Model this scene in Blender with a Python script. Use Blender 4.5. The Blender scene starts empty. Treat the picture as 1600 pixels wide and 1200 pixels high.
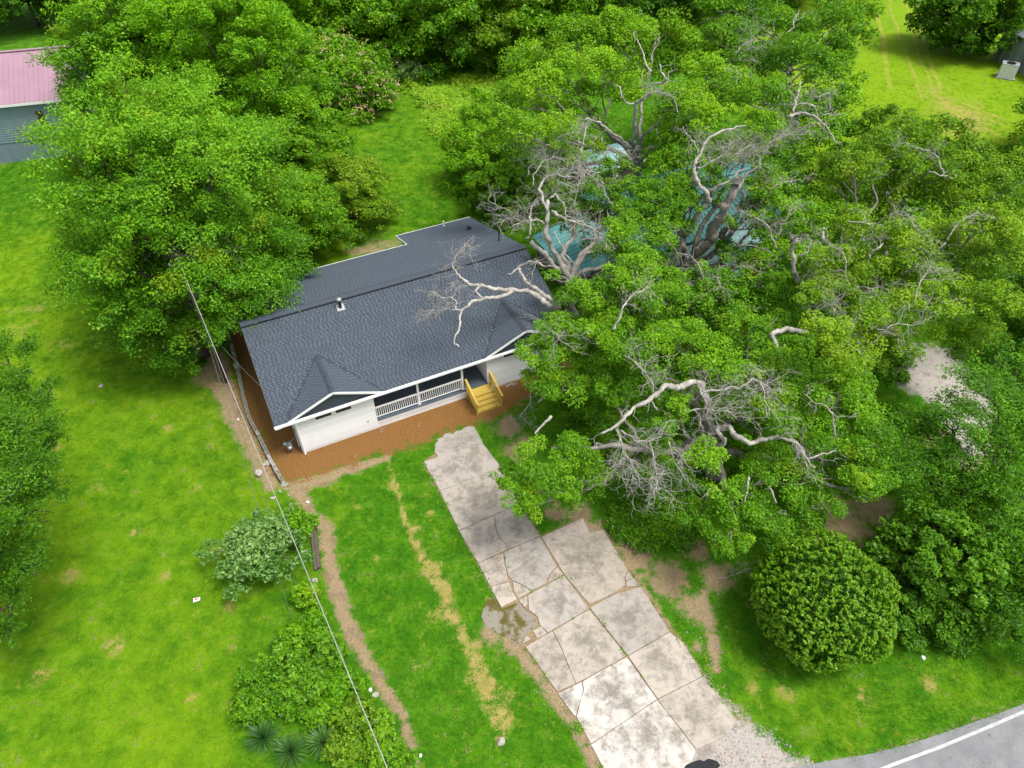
import bpy, bmesh, math, random
import numpy as np
from mathutils import Vector, Matrix, Euler

random.seed(7)
rng = np.random.default_rng(7)
scene = bpy.context.scene
COL = scene.collection

# ------------------------------------------------------------------ camera
F_PX, PITCH, CAM_H, ROLL = 1104.1, 0.7703, 32.40, 0.0085
cam_data = bpy.data.cameras.new("camera")
cam_data.sensor_width = 36.0
cam_data.lens = F_PX / 1600.0 * 36.0
cam_data.clip_start = 0.5
cam_data.clip_end = 1500.0
cam = bpy.data.objects.new("camera", cam_data)
COL.objects.link(cam)
_cp, _sp, _cr, _sr = math.cos(PITCH), math.sin(PITCH), math.cos(ROLL), math.sin(ROLL)
_fwd = Vector((0, _cp, -_sp)); _r0 = Vector((1, 0, 0)); _u0 = Vector((0, _sp, _cp))
_right = _cr * _r0 - _sr * _u0
_up = _sr * _r0 + _cr * _u0
M = Matrix.Identity(4)
for i in range(3):
    M[i][0] = _right[i]; M[i][1] = _up[i]; M[i][2] = -_fwd[i]
M[2][3] = CAM_H
cam.matrix_world = M
scene.camera = cam

# ------------------------------------------------------------------ sky, sun, exposure
SUN_EL, SUN_ROT = math.radians(66), math.radians(110)
world = bpy.data.worlds.new("World")
scene.world = world
world.use_nodes = True
wn = world.node_tree
wn.nodes.clear()
w_out = wn.nodes.new("ShaderNodeOutputWorld")
w_bg = wn.nodes.new("ShaderNodeBackground")
w_sky = wn.nodes.new("ShaderNodeTexSky")
w_sky.sky_type = 'NISHITA'
w_sky.sun_disc = False
w_sky.sun_elevation = SUN_EL
w_sky.sun_rotation = SUN_ROT
w_sky.dust_density = 3.0
w_hsv = wn.nodes.new("ShaderNodeHueSaturation")
w_hsv.inputs['Saturation'].default_value = 0.30      # thin even cloud: a pale, almost colourless sky
wn.links.new(w_sky.outputs[0], w_hsv.inputs['Color'])
wn.links.new(w_hsv.outputs[0], w_bg.inputs['Color'])
w_bg.inputs['Strength'].default_value = 0.132
wn.links.new(w_bg.outputs[0], w_out.inputs[0])

sun_data = bpy.data.lights.new("sun", 'SUN')
sun_data.energy = 2.1
sun_data.angle = math.radians(20)
sun_data.color = (1.0, 0.96, 0.88)
sun = bpy.data.objects.new("sun", sun_data)
COL.objects.link(sun)
_sd = Vector((math.sin(SUN_ROT) * math.cos(SUN_EL), math.cos(SUN_ROT) * math.cos(SUN_EL), math.sin(SUN_EL)))
sun.rotation_euler = _sd.to_track_quat('Z', 'Y').to_euler()
sun.location = (0, 0, 60)

scene.view_settings.view_transform = 'Standard'
scene.view_settings.look = 'None'
scene.view_settings.exposure = 0.86
scene.view_settings.gamma = 1.0
scene.view_settings.use_curve_mapping = False
scene.cycles.max_bounces = 6
scene.cycles.diffuse_bounces = 3
scene.cycles.transmission_bounces = 4
scene.cycles.transparent_max_bounces = 4
scene.cycles.use_denoising = True

# ------------------------------------------------------------------ survey helper: image point of the plan -> metres
def G(px, py, z=0.0):
    a = px - 800.0; b = 600.0 - py
    a, b = a * _cr + b * _sr, -a * _sr + b * _cr
    dx, dy, dz = a, F_PX * _cp + b * _sp, -F_PX * _sp + b * _cp
    t = (z - CAM_H) / dz
    return Vector((dx * t, dy * t, z))

def dist_cam(p):
    return (Vector(p) - Vector((0, 0, CAM_H))).length

# ------------------------------------------------------------------ object helpers
def tag(o, label=None, cat=None, group=None, kind=None):
    if label: o['label'] = label
    if cat: o['category'] = cat
    if group: o['group'] = group
    if kind: o['kind'] = kind
    return o

def empty(name, loc=(0, 0, 0), rz=0.0):
    o = bpy.data.objects.new(name, None)
    o.empty_display_size = 0.3
    o.location = loc
    o.rotation_euler = (0, 0, rz)
    COL.objects.link(o)
    return o

def link_mesh(name, me, mat=None, parent=None, loc=None, rot=None):
    o = bpy.data.objects.new(name, me)
    COL.objects.link(o)
    if mat is not None and len(me.materials) == 0:
        me.materials.append(mat)
    if parent is not None: o.parent = parent
    if loc is not None: o.location = loc
    if rot is not None: o.rotation_euler = rot
    return o

class MB:
    """collects simple solids and links them as one mesh object"""
    def __init__(self):
        self.v = []; self.f = []; self.t = []
    def quad(self, a, b, c, d, t=0.5):
        n = len(self.v); self.v += [tuple(a), tuple(b), tuple(c), tuple(d)]
        self.f.append((n, n + 1, n + 2, n + 3)); self.t.append(t)
    def poly(self, pts, t=0.5):
        n = len(self.v); self.v += [tuple(p) for p in pts]
        self.f.append(tuple(range(n, n + len(pts)))); self.t.append(t)
    def hexa(self, p, t=0.5):
        """8 corner points, bottom 4 then top 4, counter-clockwise from above"""
        n = len(self.v); self.v += [tuple(q) for q in p]
        for f in ((3, 2, 1, 0), (4, 5, 6, 7), (0, 1, 5, 4), (1, 2, 6, 5), (2, 3, 7, 6), (3, 0, 4, 7)):
            self.f.append(tuple(n + i for i in f)); self.t.append(t)
    def box(self, x0, x1, y0, y1, z0, z1, t=0.5):
        self.hexa([(x0, y0, z0), (x1, y0, z0), (x1, y1, z0), (x0, y1, z0), (x0, y0, z1), (x1, y0, z1), (x1, y1, z1), (x0, y1, z1)], t)
    def prism(self, pts, z0, z1, t=0.5):
        """vertical prism over a plan polygon"""
        n = len(self.v); k = len(pts)
        self.v += [(p[0], p[1], z0) for p in pts] + [(p[0], p[1], z1) for p in pts]
        self.f.append(tuple(range(n + k - 1, n - 1, -1))); self.t.append(t)
        self.f.append(tuple(range(n + k, n + 2 * k))); self.t.append(t)
        for i in range(k):
            j = (i + 1) % k
            self.f.append((n + i, n + j, n + k + j, n + k + i)); self.t.append(t)
    def beam(self, a, b, w, h, up=(0, 0, 1), t=0.5):
        a = Vector(a); b = Vector(b); d = (b - a).normalized(); up = Vector(up)
        s = d.cross(up)
        if s.length < 1e-5: s = d.cross(Vector((1, 0, 0)))
        s.normalize(); u = s.cross(d).normalized()
        s *= w / 2; u *= h / 2
        self.hexa([a - s - u, a + s - u, b + s - u, b - s - u, a - s + u, a + s + u, b + s + u, b - s + u], t)
    def tube(self, pts, radii, sides=6, cap=True, t=0.5):
        pts = [Vector(p) for p in pts]; n = len(self.v); k = len(pts)
        ref = Vector((0.31, 0.17, 0.93))
        for i, p in enumerate(pts):
            d = (pts[min(i + 1, k - 1)] - pts[max(i - 1, 0)])
            if d.length < 1e-6: d = Vector((0, 0, 1))
            d.normalize()
            s = d.cross(ref)
            if s.length < 1e-3: s = d.cross(Vector((1, 0, 0)))
            s.normalize(); u = s.cross(d)
            for j in range(sides):
                a = 2 * math.pi * j / sides
                q = p + (s * math.cos(a) + u * math.sin(a)) * radii[i]
                self.v.append((q.x, q.y, q.z))
        for i in range(k - 1):
            for j in range(sides):
                j2 = (j + 1) % sides
                self.f.append((n + i * sides + j, n + i * sides + j2, n + (i + 1) * sides + j2, n + (i + 1) * sides + j)); self.t.append(t)
        if cap:
            self.f.append(tuple(n + j for j in range(sides - 1, -1, -1))); self.t.append(t)
            self.f.append(tuple(n + (k - 1) * sides + j for j in range(sides))); self.t.append(t)
    def mesh(self, name, smooth=False):
        me = bpy.data.meshes.new(name)
        me.from_pydata(self.v, [], self.f)
        at = me.attributes.new("tint", 'FLOAT', 'FACE')
        at.data.foreach_set("value", np.asarray(self.t, dtype=np.float32))
        if smooth:
            me.polygons.foreach_set("use_smooth", np.ones(len(me.polygons), dtype=bool))
        me.update()
        return me
    def build(self, name, mat, parent=None, smooth=False, loc=None, rot=None):
        return link_mesh(name, self.mesh(name, smooth), mat, parent, loc, rot)

# ------------------------------------------------------------------ materials
def new_mat(name):
    m = bpy.data.materials.new(name)
    m.use_nodes = True
    nt = m.node_tree
    nt.nodes.clear()
    return m, nt, nt.nodes, nt.links

def N(nt, typ, **kw):
    n = nt.nodes.new(typ)
    for k, v in kw.items():
        setattr(n, k, v)
    return n

def mixc(nt, fac, a, b, blend='MIX'):
    n = nt.nodes.new("ShaderNodeMix"); n.data_type = 'RGBA'; n.blend_type = blend
    for sock, val in ((n.inputs[0], fac), (n.inputs[6], a), (n.inputs[7], b)):
        if isinstance(val, (int, float)): sock.default_value = val
        elif isinstance(val, tuple): sock.default_value = (*val[:3], 1.0)
        else: nt.links.new(val, sock)
    return n.outputs[2]

def math_n(nt, op, a, b=None, clamp=False):
    n = nt.nodes.new("ShaderNodeMath"); n.operation = op; n.use_clamp = clamp
    for sock, val in ((n.inputs[0], a), (n.inputs[1], b)):
        if val is None: continue
        if isinstance(val, (int, float)): sock.default_value = val
        else: nt.links.new(val, sock)
    return n.outputs[0]

def sstep(nt, val, lo, hi):
    n = nt.nodes.new("ShaderNodeMapRange"); n.interpolation_type = 'SMOOTHSTEP'
    nt.links.new(val, n.inputs[0]); n.inputs[1].default_value = lo; n.inputs[2].default_value = hi
    return n.outputs[0]

def noise(nt, scale, detail=4.0, rough=0.55, coord='obj', dist=0.0, stretch=None):
    tc = nt.nodes.new("ShaderNodeTexCoord")
    n = nt.nodes.new("ShaderNodeTexNoise")
    n.inputs['Scale'].default_value = scale; n.inputs['Detail'].default_value = detail
    n.inputs['Roughness'].default_value = rough; n.inputs['Distortion'].default_value = dist
    src = tc.outputs['Object']
    if coord == 'pos':
        g = nt.nodes.new("ShaderNodeNewGeometry"); src = g.outputs['Position']
    elif coord == 'gen': src = tc.outputs['Generated']
    if stretch:
        mp = nt.nodes.new("ShaderNodeMapping"); mp.inputs['Scale'].default_value = stretch
        nt.links.new(src, mp.inputs[0]); src = mp.outputs[0]
    nt.links.new(src, n.inputs['Vector'])
    return n.outputs['Fac']

def attr(nt, name, typ='GEOMETRY'):
    n = nt.nodes.new("ShaderNodeAttribute"); n.attribute_name = name; n.attribute_type = typ
    return n.outputs['Fac']

def finish(nt, col, rough=0.7, bump=None, bump_d=0.02, spec=0.3, metal=0.0):
    b = nt.nodes.new("ShaderNodeBsdfPrincipled"); o = nt.nodes.new("ShaderNodeOutputMaterial")
    if isinstance(col, tuple): b.inputs['Base Color'].default_value = (*col[:3], 1)
    else: nt.links.new(col, b.inputs['Base Color'])
    if isinstance(rough, (int, float)): b.inputs['Roughness'].default_value = rough
    else: nt.links.new(rough, b.inputs['Roughness'])
    b.inputs['Specular IOR Level'].default_value = spec
    b.inputs['Metallic'].default_value = metal
    if bump is not None:
        bp = nt.nodes.new("ShaderNodeBump"); bp.inputs['Distance'].default_value = bump_d
        bp.inputs['Strength'].default_value = 1.0
        nt.links.new(bump, bp.inputs['Height']); nt.links.new(bp.outputs[0], b.inputs['Normal'])
    nt.links.new(b.outputs[0], o.inputs[0])
    return b

def simple_mat(name, c1, c2, scale=3.0, rough=0.7, bump=0.01, spec=0.3, metal=0.0, stretch=None, tint=None, fine=None, grime=None):
    """two-colour noise mix; 'tint' adds per-face darkening/lightening from the face attribute; 'grime' adds weather stains"""
    m, nt, _, _ = new_mat(name)
    n1 = noise(nt, scale, 5, 0.6, stretch=stretch)
    c = mixc(nt, sstep(nt, n1, 0.3, 0.7), c1, c2)
    if tint:
        c = mixc(nt, math_n(nt, 'MULTIPLY', attr(nt, "tint"), tint[2] if len(tint) > 2 else 1.0), c, tint[0])
        if tint[1] is not None:
            pass
    if grime:
        g = noise(nt, grime[1], 4, 0.6, 'pos')
        c = mixc(nt, math_n(nt, 'MULTIPLY', sstep(nt, g, 0.5, 0.78), grime[2]), c, grime[0])
    finish(nt, c, rough, noise(nt, fine or scale * 6, 3), bump, spec, metal)
    return m

MAT = {}
MAT['white_siding'] = simple_mat("white_siding", (0.86, 0.86, 0.85), (0.81, 0.81, 0.80), 1.2, 0.55, 0.002, grime=((0.6, 0.58, 0.53), 1.6, 0.35))
MAT['white_trim'] = simple_mat("white_trim", (0.88, 0.88, 0.88), (0.83, 0.83, 0.83), 1.5, 0.4, 0.001)
MAT['white_block'] = simple_mat("painted_foundation", (0.82, 0.83, 0.85), (0.72, 0.72, 0.74), 1.7, 0.7, 0.01, grime=((0.42, 0.28, 0.18), 1.1, 0.35))
MAT['gable_blue'] = simple_mat("dark_blue_gable_board", (0.035, 0.05, 0.062), (0.045, 0.062, 0.075), 2.0, 0.6, 0.003)
MAT['deck_paint'] = simple_mat("blue_grey_deck_paint", (0.085, 0.115, 0.15), (0.065, 0.09, 0.12), 1.0, 0.5, 0.003, grime=((0.16, 0.14, 0.12), 2.0, 0.3))
MAT['glass'] = simple_mat("dark_window_glass", (0.012, 0.014, 0.016), (0.02, 0.022, 0.024), 1.0, 0.08, 0.0, spec=0.6)
MAT['porch_wall'] = simple_mat("porch_back_wall", (0.70, 0.70, 0.69), (0.64, 0.64, 0.63), 1.5, 0.6, 0.002)
MAT['pine'] = simple_mat("yellow_treated_pine", (0.56, 0.41, 0.085), (0.42, 0.29, 0.05), 5.0, 0.65, 0.003, stretch=(1, 6, 6), grime=((0.26, 0.15, 0.03), 2.5, 0.5))
MAT['vent_black'] = simple_mat("black_vent", (0.012, 0.012, 0.013), (0.02, 0.02, 0.021), 4, 0.4, 0.0)
MAT['galv'] = simple_mat("galvanised_metal", (0.42, 0.43, 0.44), (0.33, 0.34, 0.35), 6, 0.45, 0.002, metal=0.4)
MAT['meter_grey'] = simple_mat("meter_grey_paint", (0.17, 0.21, 0.23), (0.12, 0.15, 0.17), 6, 0.45, 0.002)
MAT['block'] = simple_mat("cinder_block", (0.36, 0.35, 0.32), (0.24, 0.23, 0.20), 4, 0.95, 0.02, fine=30, grime=((0.12, 0.12, 0.08), 1.3, 0.6))
MAT['timber'] = simple_mat("weathered_timber", (0.13, 0.11, 0.09), (0.07, 0.058, 0.048), 5, 0.9, 0.02, stretch=(0.4, 8, 8))
MAT['pole'] = simple_mat("pole_wood", (0.13, 0.095, 0.07), (0.07, 0.05, 0.037), 5, 0.9, 0.02, stretch=(8, 8, 0.5))
MAT['cable'] = simple_mat("aluminium_cable", (0.45, 0.45, 0.44), (0.30, 0.30, 0.30), 8, 0.45, 0.0, metal=0.3)
MAT['wire'] = simple_mat("dark_wire", (0.09, 0.095, 0.09), (0.14, 0.14, 0.14), 8, 0.6, 0.0)
MAT['stone'] = simple_mat("pale_stone", (0.42, 0.38, 0.33), (0.27, 0.24, 0.21), 5, 0.95, 0.02)
MAT['white_litter'] = simple_mat("white_scrap", (0.8, 0.79, 0.78), (0.68, 0.67, 0.66), 9, 0.6, 0.0)
MAT['red_print'] = simple_mat("red_print", (0.55, 0.08, 0.08), (0.45, 0.05, 0.06), 9, 0.6, 0.0)
MAT['pedestal'] = simple_mat("pale_green_plastic", (0.30, 0.36, 0.22), (0.24, 0.30, 0.18), 5, 0.6, 0.0)
MAT['bark'] = simple_mat("oak_bark", (0.31, 0.285, 0.255), (0.16, 0.145, 0.125), 3.0, 0.95, 0.04, stretch=(1, 1, 0.4), grime=((0.16, 0.18, 0.11), 1.1, 0.5))
MAT['bark_dark'] = simple_mat("dark_bark", (0.11, 0.085, 0.065), (0.06, 0.048, 0.038), 3.0, 0.95, 0.03, stretch=(1, 1, 0.4))
MAT['deadwood'] = simple_mat("bleached_dead_wood", (0.47, 0.445, 0.41), (0.26, 0.24, 0.215), 3.2, 0.9, 0.02, grime=((0.17, 0.145, 0.12), 1.9, 0.75))
MAT['road_line'] = simple_mat("road_paint", (0.50, 0.51, 0.52), (0.36, 0.37, 0.38), 3, 0.8, 0.002)
MAT['pink_metal'] = simple_mat("pink_metal_roof", (0.345, 0.21, 0.268), (0.30, 0.18, 0.235), 0.6, 0.4, 0.0, spec=0.5)
MAT['teal_siding'] = simple_mat("grey_teal_siding", (0.20, 0.285, 0.31), (0.165, 0.24, 0.265), 1.0, 0.6, 0.002)
MAT['teal_base'] = simple_mat("blue_grey_foundation", (0.19, 0.25, 0.29), (0.155, 0.21, 0.25), 1.0, 0.8, 0.004)
MAT['brown_shutter'] = simple_mat("brown_shutter", (0.09, 0.035, 0.022), (0.07, 0.027, 0.017), 2.0, 0.6, 0.0)
MAT['teal_metal'] = simple_mat("teal_metal_roof", (0.10, 0.37, 0.37), (0.15, 0.43, 0.44), 0.7, 0.4, 0.0, spec=0.5, grime=((0.19, 0.24, 0.22), 0.9, 0.6))
MAT['pale_teal_metal'] = simple_mat("pale_teal_metal_roof", (0.30, 0.52, 0.53), (0.37, 0.58, 0.60), 0.7, 0.4, 0.0, spec=0.5, grime=((0.2, 0.25, 0.24), 0.9, 0.5))  # paler of the two teal roof colours
MAT['shed_wall'] = simple_mat("dim_wall_boards", (0.22, 0.20, 0.17), (0.16, 0.145, 0.125), 2.0, 0.8, 0.002)
MAT['grey_metal'] = simple_mat("streaked_grey_metal", (0.30, 0.33, 0.36), (0.11, 0.12, 0.13), 0.9, 0.55, 0.003, stretch=(2.2, 2.2, 0.15))
MAT['ac_white'] = simple_mat("cream_enclosure", (0.72, 0.72, 0.70), (0.62, 0.62, 0.60), 3.0, 0.5, 0.0)
MAT['tar'] = simple_mat("black_patch", (0.012, 0.013, 0.016), (0.022, 0.023, 0.027), 8.0, 0.75, 0.02)
MAT['pinkgravel'] = simple_mat("broken_brick", (0.40, 0.19, 0.13), (0.45, 0.32, 0.25), 3.0, 0.95, 0.02)
MAT['asphalt_chunk'] = simple_mat("grey_chippings", (0.34, 0.335, 0.33), (0.24, 0.24, 0.24), 9.0, 0.95, 0.02)

def board_mat(name, ca, cb):
    m, nt, _, _ = new_mat(name)
    oi = nt.nodes.new("ShaderNodeObjectInfo")
    c = mixc(nt, oi.outputs['Random'], ca, cb)
    g = noise(nt, 1.8, 5, 0.65, 'pos', stretch=(1, 1, .5))
    c = mixc(nt, math_n(nt, 'MULTIPLY', sstep(nt, g, 0.5, 0.8), 0.35), c, (0.62, 0.60, 0.55))
    finish(nt, c, 0.55, noise(nt, 14, 3), 0.002)
    return m
MAT['white_siding'] = board_mat("white_lap_siding", (0.80, 0.80, 0.80), (0.70, 0.70, 0.70))

def concrete_mat():
    m, nt, _, _ = new_mat("old_concrete")
    oi = nt.nodes.new("ShaderNodeObjectInfo")
    base = oi.outputs['Color']
    n1 = noise(nt, 1.1, 6, 0.65, 'pos', 0.4)
    n2 = noise(nt, 4.5, 6, 0.7, 'pos')
    n3 = noise(nt, 30, 3, 0.7, 'pos')
    c = mixc(nt, math_n(nt, 'MULTIPLY', sstep(nt, n1, 0.42, 0.68), 0.55), base, (0.36, 0.30, 0.235))
    # grey algae bloom in the middle of each slab, broken by noise
    tc = nt.nodes.new("ShaderNodeTexCoord")
    sub = nt.nodes.new("ShaderNodeVectorMath"); sub.operation = 'DISTANCE'
    mp = nt.nodes.new("ShaderNodeMapping"); mp.inputs['Scale'].default_value = (1, 1, 0)
    nt.links.new(tc.outputs['Generated'], mp.inputs[0]); nt.links.new(mp.outputs[0], sub.inputs[0])
    sub.inputs[1].default_value = (0.5, 0.5, 0)
    blob = math_n(nt, 'SUBTRACT', math_n(nt, 'ADD', math_n(nt, 'MULTIPLY', n2, 0.5), math_n(nt, 'MULTIPLY', n1, 0.75)), math_n(nt, 'MULTIPLY', sub.outputs['Value'], 0.42))
    n5 = noise(nt, 2.0, 12, 0.80, 'pos', 0.5)
    blob = math_n(nt, 'ADD', blob, math_n(nt, 'MULTIPLY', math_n(nt, 'SUBTRACT', n5, 0.5), 1.5))
    st = math_n(nt, 'MULTIPLY', sstep(nt, blob, 0.34, 0.78), 0.76)
    c = mixc(nt, st, c, (0.14, 0.13, 0.112))
    c = mixc(nt, math_n(nt, 'MULTIPLY', sstep(nt, n3, 0.50, 0.70), 0.45), c, (0.17, 0.155, 0.13))
    c = mixc(nt, math_n(nt, 'MULTIPLY', sstep(nt, n2, 0.6, 0.75), 0.35), c, (0.52, 0.5, 0.47))
    finish(nt, c, 0.9, n3, 0.006)
    return m
MAT['concrete'] = concrete_mat()

def asphalt_mat():
    m, nt, _, _ = new_mat("road_asphalt")
    n1 = noise(nt, 0.8, 5, 0.6, 'pos'); n2 = noise(nt, 40, 3, 0.7, 'pos')
    c = mixc(nt, sstep(nt, n1, .35, .65), (0.185, 0.19, 0.20), (0.25, 0.255, 0.265))
    nl = noise(nt, 0.35, 8, 0.8, 'pos', 1.5)
    c = mixc(nt, math_n(nt, 'MULTIPLY', math_n(nt, 'LESS_THAN', math_n(nt, 'ABSOLUTE', math_n(nt, 'SUBTRACT', nl, 0.5)), 0.004), 0.6), c, (0.07, 0.07, 0.07))
    c = mixc(nt, math_n(nt, 'MULTIPLY', n2, 0.5), c, (0.15, 0.15, 0.155))
    finish(nt, c, 0.9, n2, 0.006)
    return m
MAT['asphalt'] = asphalt_mat()

def shingle_mat():
    m, nt, _, _ = new_mat("blue_grey_shingles")
    t = attr(nt, "tint")
    n1 = noise(nt, 0.35, 4, 0.6, 'obj'); n2 = noise(nt, 25, 3, 0.7, 'obj')
    c = mixc(nt, t, (0.038, 0.049, 0.064), (0.104, 0.130, 0.166))
    c = mixc(nt, math_n(nt, 'MULTIPLY', n1, 0.35), c, (0.055, 0.064, 0.082))
    c = mixc(nt, math_n(nt, 'MULTIPLY', n2, 0.35), c, (0.03, 0.036, 0.046))
    finish(nt, c, 0.9, n2, 0.004, spec=0.25)
    return m
MAT['shingle'] = shingle_mat()

def leaf_mat(name, dark, mid, bright, warm=(0.30, 0.30, 0.02), warm_amt=0.0, trans=0.34, gloss=0.03, rough=0.45):
    m, nt, _, _ = new_mat(name)
    t = attr(nt, "tint")
    r = nt.nodes.new("ShaderNodeValToRGB")
    e = r.color_ramp.elements
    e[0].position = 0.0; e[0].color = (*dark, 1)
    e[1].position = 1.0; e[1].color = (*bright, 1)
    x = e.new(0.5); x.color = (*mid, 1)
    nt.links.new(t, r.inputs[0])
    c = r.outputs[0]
    if warm_amt > 0:
        n1 = noise(nt, 0.45, 3, 0.6, 'pos')
        c = mixc(nt, math_n(nt, 'MULTIPLY', sstep(nt, n1, 0.56, 0.72), warm_amt), c, warm)
    d = nt.nodes.new("ShaderNodeBsdfDiffuse"); tr = nt.nodes.new("ShaderNodeBsdfTranslucent"); g = nt.nodes.new("ShaderNodeBsdfGlossy")
    g.inputs['Roughness'].default_value = rough
    nt.links.new(c, d.inputs[0])
    ct = mixc(nt, 0.5, c, (0.26, 0.46, 0.006), 'MIX')
    nt.links.new(ct, tr.inputs[0])
    m1 = nt.nodes.new("ShaderNodeMixShader"); m1.inputs[0].default_value = trans
    nt.links.new(d.outputs[0], m1.inputs[1]); nt.links.new(tr.outputs[0], m1.inputs[2])
    m2 = nt.nodes.new("ShaderNodeMixShader"); m2.inputs[0].default_value = gloss * 0.5
    nt.links.new(m1.outputs[0], m2.inputs[1]); nt.links.new(g.outputs[0], m2.inputs[2])
    o = nt.nodes.new("ShaderNodeOutputMaterial"); nt.links.new(m2.outputs[0], o.inputs[0])
    return m

LEAF = {
    'oak': leaf_mat("oak_leaves", (0.036, 0.125, 0.004), (0.106, 0.29, 0.006), (0.26, 0.50, 0.012), warm=(0.30, 0.42, 0.012), warm_amt=0.5),
    'willow': leaf_mat("willow_oak_leaves", (0.034, 0.120, 0.005), (0.098, 0.280, 0.008), (0.225, 0.48, 0.016), warm=(0.40, 0.32, 0.01), warm_amt=0.30),
    'oak_light': leaf_mat("light_oak_leaves", (0.055, 0.155, 0.004), (0.135, 0.32, 0.006), (0.28, 0.51, 0.012), warm=(0.32, 0.44, 0.012), warm_amt=0.45),
    'oak_olive': leaf_mat("olive_oak_leaves", (0.05, 0.135, 0.005), (0.135, 0.285, 0.008), (0.29, 0.47, 0.014), warm=(0.30, 0.26, 0.02), warm_amt=0.25),
    'bright': leaf_mat("bright_leaves", (0.07, 0.21, 0.003), (0.14, 0.36, 0.005), (0.25, 0.50, 0.008)),
    'dark': leaf_mat("dark_leaves", (0.024, 0.088, 0.004), (0.068, 0.195, 0.007), (0.15, 0.345, 0.012), gloss=0.03),
    'ball': leaf_mat("arborvitae_sprays", (0.03, 0.10, 0.004), (0.10, 0.25, 0.008), (0.24, 0.44, 0.016), trans=0.3),
    'cedar': leaf_mat("cedar_sprays", (0.026, 0.10, 0.004), (0.072, 0.22, 0.006), (0.16, 0.38, 0.010), trans=0.3),
    'grey': leaf_mat("grey_green_leaves", (0.035, 0.11, 0.014), (0.09, 0.22, 0.03), (0.26, 0.42, 0.11), trans=0.25, gloss=0.06),
    'yellow': leaf_mat("yellow_green_leaves", (0.07, 0.17, 0.006), (0.16, 0.31, 0.010), (0.30, 0.44, 0.020), warm=(0.25, 0.16, 0.04), warm_amt=0.35),
    'weeds': leaf_mat("weed_blades", (0.12, 0.28, 0.008), (0.21, 0.42, 0.012), (0.34, 0.54, 0.025), warm=(0.34, 0.24, 0.06), warm_amt=0.45),
    'blossom': leaf_mat("pink_blossom", (0.50, 0.27, 0.19), (0.56, 0.38, 0.25), (0.58, 0.46, 0.29), trans=0.2),
    'yucca': leaf_mat("yucca_blades", (0.02, 0.075, 0.016), (0.045, 0.13, 0.022), (0.10, 0.21, 0.032), trans=0.12, gloss=0.08),
}

# ------------------------------------------------------------------ the ground
BANK = [G(*p) for p in ((330, 440), (348, 490), (372, 575), (381, 620), (390, 655), (408, 690), (430, 735), (444, 757))]

def seg_dist(P, a, b):
    a = np.array(a[:2]); b = np.array(b[:2]); d = b - a
    t = np.clip(((P - a) @ d) / max(d @ d, 1e-9), 0, 1)
    q = a + t[:, None] * d
    return np.hypot(*(P - q).T), t

def line_mask(P, pts, widths):
    """1 on the line falling to 0 one width away"""
    out = np.zeros(len(P))
    for i in range(len(pts) - 1):
        d, t = seg_dist(P, pts[i], pts[i + 1])
        w = widths[i] * (1 - t) + widths[i + 1] * t
        out = np.maximum(out, np.clip(1.5 - d / w, 0, 1))
    return out

def poly_mask(P, pts, soft=0.4):
    x, y = P.T
    inside = np.zeros(len(P), bool)
    n = len(pts); dmin = np.full(len(P), 1e9)
    for i in range(n):
        a, b = pts[i], pts[(i + 1) % n]
        c = ((a[1] > y) != (b[1] > y)) & (x < (b[0] - a[0]) * (y - a[1]) / (b[1] - a[1] + 1e-12) + a[0])
        inside ^= c
        d, _ = seg_dist(P, a, b); dmin = np.minimum(dmin, d)
    return np.where(inside, np.clip(0.5 + dmin / soft * 0.5, 0, 1), np.clip(0.5 - dmin / soft * 0.5, 0, 1))

def ground_z(P):
    """low bank held up by the block wall on its left"""
    P = np.asarray(P, float).reshape(-1, 2)
    dmin = np.full(len(P), 1e9); side = np.zeros(len(P))
    for i in range(len(BANK) - 1):
        a = np.array(BANK[i][:2]); b = np.array(BANK[i + 1][:2])
        d, t = seg_dist(P, a, b)
        s = (b[0] - a[0]) * (P[:, 1] - a[1]) - (b[1] - a[1]) * (P[:, 0] - a[0])
        up = d < dmin
        dmin = np.where(up, d, dmin); side = np.where(up, s, side)
    left = side < 0
    h = 0.30 * np.clip(1 - (dmin - 0.15) / 3.5, 0, 1) ** 1.5 * np.clip((dmin - 0.12) / 0.22, 0, 1)
    und = 0.05 * np.sin(P[:, 0] * 0.31 + 1) * np.sin(P[:, 1] * 0.27) + 0.03 * np.sin(P[:, 0] * 0.9) * np.sin(P[:, 1] * 0.8 + 2)
    far = np.clip((P[:, 1] - 46) / 14, 0, 1)
    return np.where(left, h, 0.0) * (dmin < 4) + und * far * 0.0

def grid_axis(lo, hi, f0, f1, fine, coarse):
    a = list(np.arange(f0, f1 + 1e-6, fine))
    s = fine; x = f0
    left = []
    while x > lo:
        s = min(s * 1.25, coarse); x -= s; left.append(x)
    s = fine; x = f1; right = []
    while x < hi:
        s = min(s * 1.25, coarse); x += s; right.append(x)
    return np.array(left[::-1] + a + right)

gx = grid_axis(-420, 420, -26, 24, 0.22, 14)
gy = grid_axis(-120, 700, 8, 42, 0.22, 14)
GX, GY = np.meshgrid(gx, gy)
P2 = np.stack([GX.ravel(), GY.ravel()], 1)
gz = ground_z(P2)
gme = bpy.data.meshes.new("ground")
nx, ny = len(gx), len(gy)
co = np.column_stack([P2, gz]).astype(np.float32)
idx = (np.arange(ny - 1)[:, None] * nx + np.arange(nx - 1)[None, :]).ravel()
quads = np.stack([idx, idx + 1, idx + nx + 1, idx + nx], 1).astype(np.int32)

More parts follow.
